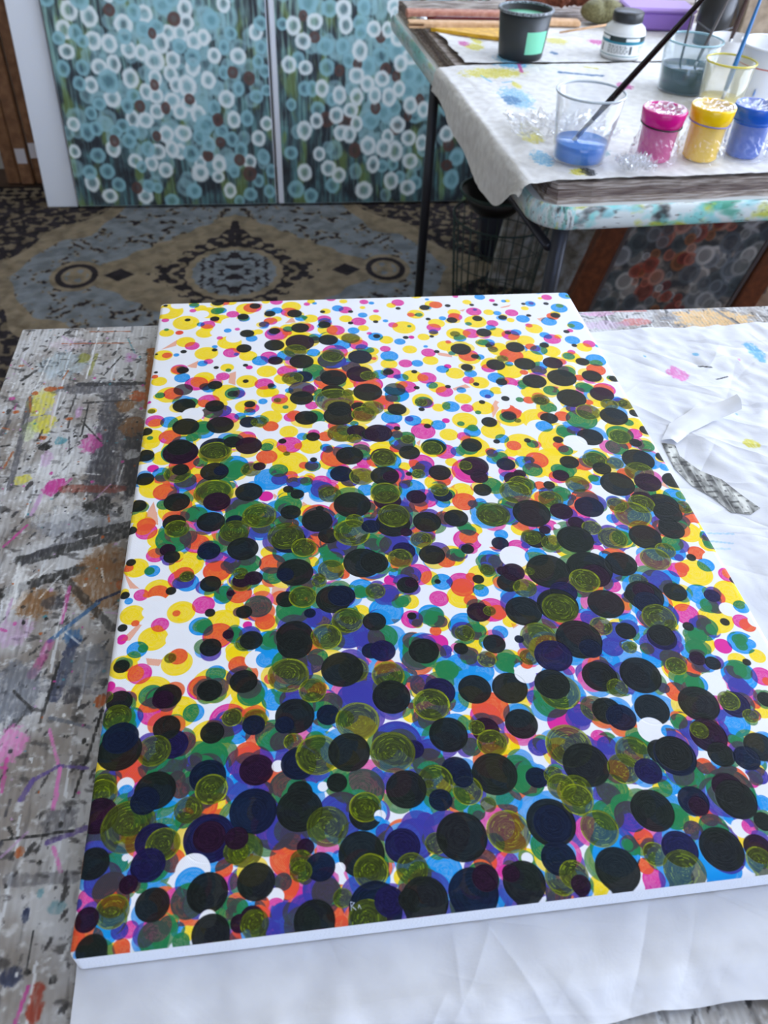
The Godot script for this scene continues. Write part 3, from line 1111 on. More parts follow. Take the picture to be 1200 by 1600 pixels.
func film(seed_: int, r: float, h: float, spread: float, flare := 0.3) -> ArrayMesh:
	# cling film gathered round a jar: a skirt with sharp random folds
	var nz := FastNoiseLite.new()
	nz.seed = seed_
	nz.frequency = 0.9
	nz.fractal_octaves = 3
	var f := func(u: float, v: float) -> Vector3:
		var a := TAU * u
		var n := nz.get_noise_3d(cos(a) * 4.0, sin(a) * 4.0, v * 5.0)
		var fold := absf(nz.get_noise_3d(cos(a) * 9.0 + 7.0, sin(a) * 9.0, v * 4.0))
		var q := minf(0.0385, r * (1.02 + flare * (1.0 - v) * (1.0 - v)) + spread * maxf(0.0, (1.0 - v * 1.3)) * (0.5 + n + fold) + 0.003 * fold)
		return Vector3(q * cos(a), maxf(0.001, h * v + 0.006 * n * (1.0 - v)), q * sin(a))
	return sheet(f, 72, 18)

func wrapped_jar(called: String, label: String, at: Vector3, c: Color, band: Color, seed_: int, h := 0.076) -> void:
	var t := thing(called, label, "paint pot", at, Vector3(0, seed_ * 40.0, 0), "film-wrapped paint pots")
	var m := mat(c, 0.22)
	part("pot", lathe([[0, 0], [0.024, 0], [0.0265, 0.003], [0.0285, h * 0.66], [0.0325, h * 0.74], [0.0345, h * 0.97], [0.033, h], [0.031, h * 0.985], [0.030, h * 0.9], [0, h * 0.9]], 36, 0.05, seed_), m, t)
	part("rubber_band", torus(0.0318, 0.0012, 36, 0.002), mat(band, 0.5), t, Vector3(0, h * 0.70, 0))
	part("film_wrap", film(seed_, 0.029, h * 0.66, 0.010, 0.16), M.film_wrap, t)
	var nz := FastNoiseLite.new()
	nz.seed = seed_ + 5
	nz.frequency = 1.0
	var lid := func(u: float, v: float) -> Vector3:
		var a := TAU * u
		var r := 0.0335 * v
		return Vector3(r * cos(a), h * 0.955 + 0.006 * nz.get_noise_2d(r * cos(a) * 90.0, r * sin(a) * 90.0) + 0.003 * v, r * sin(a))
	part("film_cover", sheet(lid, 40, 10), M.film, t)

func brush(called: String, label: String, a: Vector3, b: Vector3, r: float, handle: Color, tip: Color, group := "") -> void:
	var t := thing(called, label, "paintbrush", Vector3.ZERO, Vector3.ZERO, group)
	var p := func(k: float) -> Vector3: return a.lerp(b, k)
	part("bristles", tube([a, p.call(0.03), p.call(0.075)], [r * 0.35, r * 1.2, r * 0.95], 12), mat(tip, 0.7), t)
	var fm := mat(rgb8(170, 172, 175), 0.3)
	fm.metallic = 0.9
	part("ferrule", tube([p.call(0.07), p.call(0.17)], [r * 0.98, r * 1.02], 12), fm, t)
	part("handle", tube([p.call(0.165), p.call(0.26), p.call(0.45), p.call(0.8), p.call(0.98), b], [r * 1.05, r * 1.45, r * 1.3, r * 0.9, r * 0.7, r * 0.35], 12), mat(handle, 0.22), t)

func build_table_things() -> void:
	var y := 0.7405
	var cups := "clear plastic cups of rinse water"
	cup("plastic_cup", "clear plastic cup with a little bright blue water at the table edge", Vector3(0.617, y, -0.452), 0.040, 0.052, 0.098, Color(0.90, 0.95, 1.0), 0.05, rgb8(0, 124, 224), 0.028, rgb8(190, 200, 206), cups)
	cup("plastic_cup", "clear cup half full of dark teal water behind the film-wrapped pots", Vector3(0.935, y, -0.80), 0.046, 0.053, 0.086, Color(0.60, 0.84, 0.92), 0.09, rgb8(6, 34, 44), 0.042, rgb8(150, 195, 205), cups)
	cup("plastic_cup", "clear cup with yellow-stained rim holding cloudy yellow water", Vector3(0.948, y, -0.668), 0.036, 0.043, 0.085, Color(0.95, 0.94, 0.80), 0.16, rgb8(226, 204, 90), 0.026, rgb8(214, 200, 60), cups)
	var tub := thing("white_tub", "translucent white plastic tub with a thin red line and paint smears", "tub", Vector3(1.052, y, -0.715))
	part("wall", lathe([[0, 0], [0.052, 0], [0.055, 0.004], [0.062, 0.10], [0.060, 0.10], [0.053, 0.004], [0, 0.004]], 44), mat(rgb8(226, 228, 232), 0.3), tub)
	part("red_line", torus(0.0600, 0.0009, 44), mat(rgb8(190, 70, 50), 0.4), tub, Vector3(0, 0.070, 0))
	part("rim", torus(0.0618, 0.0022, 44), mat(rgb8(232, 233, 236), 0.3), tub, Vector3(0, 0.10, 0))
	var smear := mat(rgb8(60, 120, 190), 0.4)
	for s in [[150, 0.05, 0.010], [118, 0.085, 0.006], [132, 0.03, 0.008]]:
		var a := deg_to_rad(s[0])
		part("paint_smear", lathe([[0, -0.0006], [s[2], 0], [0, 0.0008]], 14, 0.3, s[0]), smear if s[0] != 118 else mat(rgb8(220, 150, 110), 0.5), tub, Vector3(0.0585 * cos(a), s[1], 0.0585 * sin(a)), Vector3(0, 90 - s[0], 90))
	wrapped_jar("paint_pot", "magenta paint pot wrapped in cling film with a black rubber band", Vector3(0.741, y, -0.450), rgb8(205, 14, 128), rgb8(30, 24, 34), 3)
	wrapped_jar("paint_pot", "yellow paint pot wrapped in cling film with a lilac rubber band", Vector3(0.821, y, -0.452), rgb8(248, 204, 12), rgb8(140, 128, 176), 4, 0.080)
	wrapped_jar("paint_pot", "blue paint pot wrapped in cling film beside the yellow pot", Vector3(0.901, y, -0.464), rgb8(28, 92, 200), rgb8(30, 100, 200), 6, 0.077)
	# loose cling film
	var nz := FastNoiseLite.new()
	nz.seed = 19
	nz.frequency = 1.0
	nz.fractal_octaves = 3
	for e in [[0.622, -0.572, 0.085, 0.05, "crumpled cling film lying behind the cup of blue water", 1.0], [0.692, -0.404, 0.026, 0.022, "small crumple of cling film between the blue water and the magenta pot", 5.0], [0.985, -0.48, 0.04, 0.07, "crumpled cling film lying beside the blue pot", 9.0]]:
		var f := func(u: float, v: float) -> Vector3:
			var p := Vector2((u - 0.5) * 2.0, (v - 0.5) * 2.0)
			var n := nz.get_noise_3d(p.x * 5.0, p.y * 5.0, e[5])
			var c := absf(nz.get_noise_3d(p.x * 9.0, p.y * 9.0, e[5] + 4.0))
			return Vector3(p.x * e[2] * (1.0 + 0.3 * n), 0.003 + 0.018 * maxf(0.0, 0.5 + n - 0.3 * p.length()) + 0.012 * c, p.y * e[3] * (1.0 + 0.3 * c))
		solo("cling_film", sheet(f, 40, 40), M.film, e[4], "cling film", Vector3(e[0], y + 0.001, e[1]))
	# brushes
	brush("paintbrush", "long black-handled paintbrush standing in the cup of blue water", Vector3(0.5983, 0.752, -0.4622), Vector3(0.7339, 1.0796, -0.2817), 0.0034, rgb8(28, 16, 20), rgb8(190, 200, 205))
	brush("paintbrush", "blue-handled paintbrush standing in the yellow-rimmed cup", Vector3(0.940, 0.748, -0.650), Vector3(0.985, 0.935, -0.70), 0.0033, rgb8(40, 110, 170), rgb8(224, 190, 20))
	brush("paintbrush", "thin grey paintbrush leaning in the dark teal water", Vector3(0.945, 0.765, -0.80), Vector3(0.998, 0.90, -0.83), 0.0022, rgb8(92, 86, 84), rgb8(60, 70, 70))
	brush("paintbrush", "slim dark paintbrush upright in the dark teal water", Vector3(0.921, 0.760, -0.805), Vector3(0.935, 0.89, -0.84), 0.0017, rgb8(46, 42, 38), rgb8(60, 70, 70))
	# medium jar
	var j := thing("medium_jar", "squat white-labelled acrylic medium jar with a black lid", "jar", Vector3(0.886, y, -1.02), Vector3(0, 20, 0))
	part("jar_body", lathe([[0, 0], [0.040, 0], [0.043, 0.004], [0.043, 0.048], [0.040, 0.056], [0.029, 0.064], [0.028, 0.067], [0, 0.067]], 36), mat(rgb8(222, 224, 224), 0.25), j)
	part("lid", lathe([[0, 0.066], [0.031, 0.066], [0.0315, 0.068], [0.0315, 0.082], [0.030, 0.084], [0, 0.084]], 36), mat(rgb8(34, 36, 40), 0.4), j)
	var li := Image.create(256, 96, false, Image.FORMAT_RGB8)
	li.fill(rgb8(232, 234, 234))
	li.fill_rect(Rect2i(0, 8, 256, 5), rgb8(24, 58, 60))
	li.fill_rect(Rect2i(0, 26, 256, 14), rgb8(28, 124, 146))
	li.fill_rect(Rect2i(0, 88, 256, 3), rgb8(30, 110, 116))
	var rr := RandomNumberGenerator.new()
	rr.seed = 2
	for k in 4:
		li.fill_rect(Rect2i(k * 64 + 6, 10, 34, 20), rgb8(24, 44, 46))
		for row in 6:
			var x := k * 64 + 6
			while x < k * 64 + 44:
				var wd := rr.randi_range(2, 6)
				li.fill_rect(Rect2i(x, 45 + row * 6, wd, 3 if row else 4), rgb8(70, 78, 80))
				x += wd + 2
		li.fill_rect(Rect2i(k * 64 + 50, 46, 5, 34), rgb8(60, 68, 70))
	var lm := mat(Color.WHITE, 0.35)
	lm.albedo_texture = ImageTexture.create_from_image(li)
	lm.cull_mode = BaseMaterial3D.CULL_DISABLED
	var lf := func(u: float, v: float) -> Vector3:
		var a := -TAU * u
		return Vector3(0.0434 * cos(a), 0.048 - 0.042 * v, 0.0434 * sin(a))
	part("label", sheet(lf, 48, 1), lm, j)
	# black pot
	var p := thing("paint_bucket", "dark grey plastic pot with a mint green tape label and mint paint inside", "pot", Vector3(0.664, y, -1.015))
	var pot := mat(rgb8(42, 47, 50), 0.45)
	part("wall", lathe([[0, 0], [0.044, 0], [0.046, 0.003], [0.054, 0.086], [0.052, 0.086], [0.045, 0.004], [0, 0.004]], 40), pot, p)
	part("lip", torus(0.0545, 0.0032, 40), triplanar(mat(Color.WHITE, 0.5), noise_tex(0.06, 4, [[0.35, rgb8(46, 50, 54)], [0.7, rgb8(186, 194, 204)]]), 14.0), p, Vector3(0, 0.086, 0))
	part("mint_paint", lathe([[0.051, 0.074], [0.0, 0.076]], 40), mat(rgb8(116, 196, 160), 0.4), p)
	var tf := func(u: float, v: float) -> Vector3:
		var a := deg_to_rad(lerpf(96.0, 40.0, u))
		var hh := lerpf(0.055, 0.014, v)
		var r := lerpf(0.046, 0.054, hh / 0.086) + 0.0007
		return Vector3(r * cos(a), hh, r * sin(a))
	var tm := mat(rgb8(128, 214, 176), 0.6)
	tm.cull_mode = BaseMaterial3D.CULL_DISABLED
	part("tape_label", sheet(tf, 14, 4), tm, p)
	# wooden bars, yellow wedge, maroon brush
	var bar := thing("wooden_bar", "pale slotted wooden bar lying across the corner of the folding table", "bar", Vector3(0.458, y, -1.232), Vector3(0, 0, 0))
	part("bar_body", box(Vector3(0.2, 0.013, 0.026)), M.pine, bar, Vector3(0.132, 0.0068, 0))
	part("prong", box(Vector3(0.036, 0.0045, 0.026), 0.001), M.pine, bar, Vector3(0.018, 0.0112, 0))
	part("prong", box(Vector3(0.036, 0.0045, 0.026), 0.001), M.pine, bar, Vector3(0.018, 0.0026, 0))
	var b2 := solo("wooden_bar", box(Vector3(0.24, 0.016, 0.03)), triplanar(mat(Color.WHITE, 0.6), noise_tex(0.03, 8, [[0.2, rgb8(176, 112, 92)], [0.8, rgb8(206, 150, 128)]]), 8.0), "reddish wooden bar behind the slotted pale bar", "bar", Vector3(0.585, y + 0.009, -1.315), Vector3(0, -1, 0))
	solo("wooden_bar", box(Vector3(0.15, 0.012, 0.032)), M.pine, "flat pale wooden slat in front of the dried leaf", "bar", Vector3(0.795, y + 0.0068, -1.265), Vector3(0, -4, 0))
	solo("yellow_wedge", slab(PackedVector2Array([Vector2(0.505, -1.200), Vector2(0.665, -1.205), Vector2(0.662, -1.120), Vector2(0.600, -1.150)]), 0.007), triplanar(mat(Color.WHITE, 0.5), noise_tex(0.03, 21, [[0.2, rgb8(206, 150, 24)], [0.8, rgb8(232, 182, 36)]]), 6.0), "flat mustard yellow wedge in front of the pale wooden bar", "wedge", Vector3(0, y, 0))
	brush("paintbrush", "maroon-handled paintbrush lying along the reddish wooden bar", Vector3(0.465, y + 0.008, -1.272), Vector3(0.72, y + 0.010, -1.272), 0.004, rgb8(92, 26, 30), rgb8(120, 110, 80))
	solo("wooden_stick", tube([Vector3(0.80, y + 0.004, -1.185), Vector3(0.935, y + 0.020, -1.20)], [0.0022, 0.0028], 8), M.pine, "thin wooden stick pointing at the medium jar", "stick")
	# leaf, stone, purple box, dark tubs beyond
	var lz := FastNoiseLite.new()
	lz.seed = 14
	lz.frequency = 1.0
	var lv := func(u: float, v: float) -> Vector3:
		var k := u * 2.0 - 1.0
		var wd := 0.055 * sqrt(maxf(0.0, 1.0 - k * k)) * (1.0 + 0.35 * sin(u * 26.0))
		var n := lz.get_noise_2d(u * 7.0, v * 7.0)
		return Vector3(0.12 * k, 0.020 + 0.028 * absf(v - 0.5) * 2.0 + 0.022 * n, (v - 0.5) * 2.0 * wd)
	var lfm := triplanar(mat(Color.WHITE, 0.7), noise_tex(0.05, 33, [[0.25, rgb8(120, 62, 42)], [0.75, rgb8(206, 134, 106)]]), 7.0)
	lfm.cull_mode = BaseMaterial3D.CULL_DISABLED
	solo("dried_leaf", sheet(lv, 48, 24), lfm, "curled reddish brown dried leaf beside the green stone", "leaf", Vector3(0.835, y - 0.004, -1.385), Vector3(0, 6, 0))
	var sf := func(u: float, v: float) -> Vector3:
		var a := TAU * u
		var b := PI * (v - 0.5)
		var q := Vector3(cos(b) * cos(a), sin(b), cos(b) * sin(a))
		var dent := 1.0 - 0.16 * exp(-pow((q.x + 0.1) / 0.16, 2.0)) * maxf(0.0, q.z * 0.6 + q.y * 0.6)
		return Vector3(q.x * 0.052, q.y * 0.026 + 0.026, q.z * 0.034) * dent * (1.0 + 0.05 * lz.get_noise_3d(q.x * 2.0, q.y * 2.0, q.z * 2.0))
	solo("green_stone", sheet(sf, 40, 20), triplanar(mat(Color.WHITE, 0.7), noise_tex(0.06, 44, [[0.25, rgb8(96, 92, 58)], [0.75, rgb8(140, 134, 92)]]), 9.0), "smooth olive green stone with a dent between leaf and medium jar", "stone", Vector3(0.93, y, -1.285))
	var pur := thing("purple_box", "lilac plastic box behind the medium jar", "box", Vector3(1.055, y, -1.265), Vector3(0, -4, 0))
	part("box_body", box(Vector3(0.16, 0.036, 0.085), 0.005), mat(rgb8(150, 112, 196), 0.4), pur, Vector3(0, 0.0185, 0))
	part("box_lid", box(Vector3(0.164, 0.010, 0.089), 0.004), mat(rgb8(176, 142, 216), 0.35), pur, Vector3(0, 0.0415, 0))
	var bj := thing("brush_pot", "black pot with a wire handle behind the teal cup", "pot", Vector3(1.135, y, -1.13))
	part("wall", lathe([[0, 0], [0.034, 0], [0.040, 0.10], [0.038, 0.10], [0.033, 0.004], [0, 0.004]], 30), mat(rgb8(30, 31, 34), 0.4), bj)
	part("rim", torus(0.040, 0.002, 30), mat(rgb8(52, 54, 58), 0.35), bj, Vector3(0, 0.10, 0))
	part("handle", tube([Vector3(-0.04, 0.09, 0.0), Vector3(-0.058, 0.05, 0.03), Vector3(-0.02, 0.03, 0.055), Vector3(0.03, 0.045, 0.05), Vector3(0.04, 0.09, 0.0)], [0.0018], 8), mat(rgb8(70, 72, 76), 0.3), bj)
	var wp := thing("white_pot", "low white pot with a pink blot on its rim behind the yellow-rimmed cup", "pot", Vector3(1.115, y, -0.99))
	part("wall", lathe([[0, 0], [0.040, 0], [0.047, 0.045], [0.045, 0.045], [0.039, 0.004], [0, 0.004]], 34), mat(rgb8(224, 224, 226), 0.35), wp)
	part("pink_blot", box(Vector3(0.014, 0.004, 0.006), 0.002), mat(rgb8(210, 40, 130), 0.4), wp, Vector3(0.004, 0.046, 0.046))
	brush("paintbrush", "dark brown paintbrush standing in the low white pot", Vector3(1.105, y + 0.012, -0.985), Vector3(1.128, y + 0.20, -0.99), 0.0035, rgb8(58, 36, 30), rgb8(110, 96, 80))
	solo("cardboard_box", box(Vector3(0.20, 0.13, 0.12), 0.003), triplanar(mat(Color.WHITE, 0.85), noise_tex(0.03, 51, [[0.2, rgb8(120, 104, 86)], [0.8, rgb8(152, 136, 116)]]), 4.0), "plain tan cardboard box at the far side of the folding table", "box", Vector3(1.29, y + 0.066, -1.19), Vector3(0, 6, 0))

# ---------------------------------------------------------------- things on the floor
func build_floor_things() -> void:
	var wire := mat(rgb8(24, 50, 46), 0.45)
	var b := thing("wire_basket", "dark green wire basket standing under the folding table", "basket", Vector3(0.70, 0.011, -1.09))
	var H := 0.35
	for k in 7:
		var q := k / 6.0
		part("hoop", torus(lerpf(0.092, 0.122, q), 0.0024 if k == 6 else 0.0013, 40), wire, b, Vector3(0, 0.004 + (H - 0.004) * q, 0))
	for k in 28:
		var a := TAU * k / 28.0
		part("wire", tube([Vector3(0.092 * cos(a), 0.003, 0.092 * sin(a)), Vector3(0.122 * cos(a), H, 0.122 * sin(a))], [0.0013], 6), wire, b)
	for k in 5:
		var x := -0.07 + 0.035 * k
		var z := sqrt(0.092 * 0.092 - x * x)
		part("wire", tube([Vector3(x, 0.003, -z), Vector3(x, 0.003, z)], [0.0013], 6), wire, b)
	var d := thing("plastic_dish", "black plastic dish with a dark green rim resting on the wire basket", "dish", Vector3(0.685, 0.3635, -1.12))
	part("dish_body", lathe([[0, -0.035], [0.055, -0.035], [0.088, 0.012], [0.086, 0.012], [0.053, -0.032], [0, -0.032]], 40), mat(rgb8(18, 20, 22), 0.4), d, Vector3(0, 0.036, 0))
	part("dish_rim", torus(0.088, 0.004, 40), mat(rgb8(20, 48, 44), 0.4), d, Vector3(0, 0.049, 0))
	var bin := thing("storage_bin", "dark navy plastic bin behind the wire basket", "bin", Vector3(0.93, 0.011, -1.60))
	part("bin_wall", lathe([[0, 0], [0.13, 0], [0.135, 0.006], [0.16, 0.50], [0.155, 0.50], [0.13, 0.008], [0, 0.008]], 36), mat(rgb8(22, 28, 48), 0.5), bin)
	part("bin_rim", torus(0.161, 0.007, 36), mat(rgb8(26, 33, 56), 0.45), bin, Vector3(0, 0.5, 0))
	# framed picture tipped over under the folding table
	var img := Image.create(320, 400, false, Image.FORMAT_RGB8)
	var nz := FastNoiseLite.new()
	nz.seed = 71
	nz.frequency = 0.02
	for yy in 400:
		for xx in 320:
			img.set_pixel(xx, yy, rgb8(58, 62, 66).lerp(rgb8(150, 140, 132), clampf(0.4 + nz.get_noise_2d(xx, yy) * 1.5, 0, 1)))
	var rng := RandomNumberGenerator.new()
	rng.seed = 17
	var tones := [rgb8(176, 178, 182), rgb8(120, 128, 136), rgb8(84, 94, 104), rgb8(205, 200, 196), rgb8(150, 152, 150), rgb8(70, 84, 90)]
	var reds := [rgb8(150, 62, 48), rgb8(184, 104, 84), rgb8(110, 40, 42), rgb8(160, 92, 52), rgb8(196, 138, 120)]
	for i in 210:
		var c := Vector2(rng.randf() * 320.0, rng.randf() * 400.0)
		var path := absf(c.x - (100.0 + 0.22 * c.y + 40.0 * sin(c.y * 0.02))) < 60.0
		var r := rng.randf_range(8, 15) if path and i % 3 else rng.randf_range(14, 26)
		var col: Color = reds[rng.randi() % 5] if path and i % 4 else tones[rng.randi() % 6]
		for yy in range(maxi(0, int(c.y - r * 1.3)), mini(400, int(c.y + r * 1.3))):
			for xx in range(maxi(0, int(c.x - r)), mini(320, int(c.x + r))):
				var dd := Vector2(xx - c.x, (yy - c.y) * 0.8).length() / r
				if dd < 1.0:
					img.set_pixel(xx, yy, img.get_pixel(xx, yy).lerp(col if dd > 0.6 else col.darkened(0.25), 0.75 * clampf((1.0 - dd) * 5.0, 0, 1)))
	var fr := thing("framed_picture", "picture of grey and rust discs in a plain brown frame, tipped under the folding table", "painting", Vector3(0.812, 0.122, -0.90), Vector3(0, 0, -13))
	var pw_ := 0.50
	var ph_ := 0.53
	var brown := triplanar(mat(Color.WHITE, 0.45), noise_tex(0.03, 27, [[0.2, rgb8(92, 46, 24)], [0.8, rgb8(122, 66, 36)]]), 5.0)
	for e in [[0.031, ph_ / 2, 0.062, ph_], [pw_ - 0.031, ph_ / 2, 0.062, ph_], [pw_ / 2, 0.031, pw_ - 0.124, 0.062], [pw_ / 2, ph_ - 0.031, pw_ - 0.124, 0.062]]:
		part("frame_rail", box(Vector3(e[2], e[3], 0.03), 0.004), brown, fr, Vector3(e[0], e[1], 0))
	var im := mat(Color.WHITE, 0.5)
	im.albedo_texture = ImageTexture.create_from_image(img)
	var st := start()
	var q := [Vector3(0.066, 0.066, 0.004), Vector3(0.066, ph_ - 0.066, 0.004), Vector3(pw_ - 0.066, ph_ - 0.066, 0.004), Vector3(pw_ - 0.066, 0.066, 0.004)]
	var uv := [Vector2(0, 1), Vector2(0, 0), Vector2(1, 0), Vector2(1, 1)]
	for i in [0, 1, 2, 0, 2, 3]:
		st.set_uv(uv[i]); st.add_vertex(q[i])
	part("picture", flat(st), im, fr)
	part("backing", box(Vector3(pw_ - 0.12, ph_ - 0.12, 0.012), 0.002), mat(rgb8(70, 66, 66), 0.7), fr, Vector3(pw_ / 2, ph_ / 2, -0.004))
	part("inner_slip", box(Vector3(0.012, ph_ - 0.124, 0.016), 0.002), mat(rgb8(92, 84, 84), 0.5), fr, Vector3(0.069, ph_ / 2, 0.0))
	part("inner_slip", box(Vector3(0.012, ph_ - 0.124, 0.016), 0.002), mat(rgb8(92, 84, 84), 0.5), fr, Vector3(pw_ - 0.069, ph_ / 2, 0.0))
	solo("stained_canvas", box(Vector3(0.30, 0.52, 0.022), 0.003), triplanar(mat(Color.WHITE, 0.8), noise_tex(0.03, 63, [[0.2, rgb8(104, 96, 84)], [0.55, rgb8(150, 146, 136)], [0.85, rgb8(182, 182, 184)]]), 3.0), "pale stained canvas standing behind the brown picture frame", "painting", Vector3(0.93, 0.305, -1.30), Vector3(-6, 0, -9))
	# wooden boards by the blank canvas
	var wood := triplanar(mat(Color.WHITE, 0.6), noise_tex(0.03, 29, [[0.2, rgb8(124, 84, 54)], [0.8, rgb8(158, 112, 76)]]), 3.0)
	var pn := thing("wooden_boards", "brown wooden boards standing upright beside the blank white canvas", "boards", Vector3(-0.81, 0.002, -2.22), Vector3(-4, 0, 0))
	for k in 4:
		part("board", box(Vector3(0.044, 1.3, 0.03 if k % 2 else 0.02), 0.004), wood, pn, Vector3(0.024 + 0.049 * k, 0.652, 0.004 * (k % 2)))
	for k in [[0.073, 0.10], [0.122, 0.118]]:
		part("white_tape", box(Vector3(0.034, 0.05, 0.001), 0.0004), mat(rgb8(226, 220, 222), 0.6), pn, Vector3(k[0], k[1], 0.0205))
	solo("white_post", box(Vector3(0.06, 1.2, 0.03), 0.004), mat(rgb8(176, 176, 172), 0.7), "pale grey post beside the brown wooden boards", "post", Vector3(-0.845, 0.612, -2.14), Vector3(-3, 0, 0))


func _ready() -> void:
	set_up()
	M.weave = bump_tex(0.25, 2, 2.0, 64)
	M.grit = bump_tex(0.12, 6, 3.0, 256)
	M.creases = crease_tex(900, 420, 13)
	M.pine = triplanar(mat(Color.WHITE, 0.6), noise_tex(0.03, 18, [[0.2, rgb8(206, 160, 116)], [0.8, rgb8(228, 188, 146)]]), 6.0)
	M.dark_wood = triplanar(mat(Color.WHITE, 0.55), noise_tex(0.04, 19, [[0.25, rgb8(30, 28, 27)], [0.8, rgb8(92, 88, 84)]]), 4.0)
	M.film = clear(Color(0.96, 0.97, 1.0), 0.16, 0.08)
	M.film_wrap = clear(Color(0.96, 0.97, 1.0), 0.12, 0.08)
	build_room()
	build_rug()
	build_work_table()
	build_folding_table()
	build_back_canvases()
	build_paper()
	build_painting()
	build_table_things()
	build_floor_things()
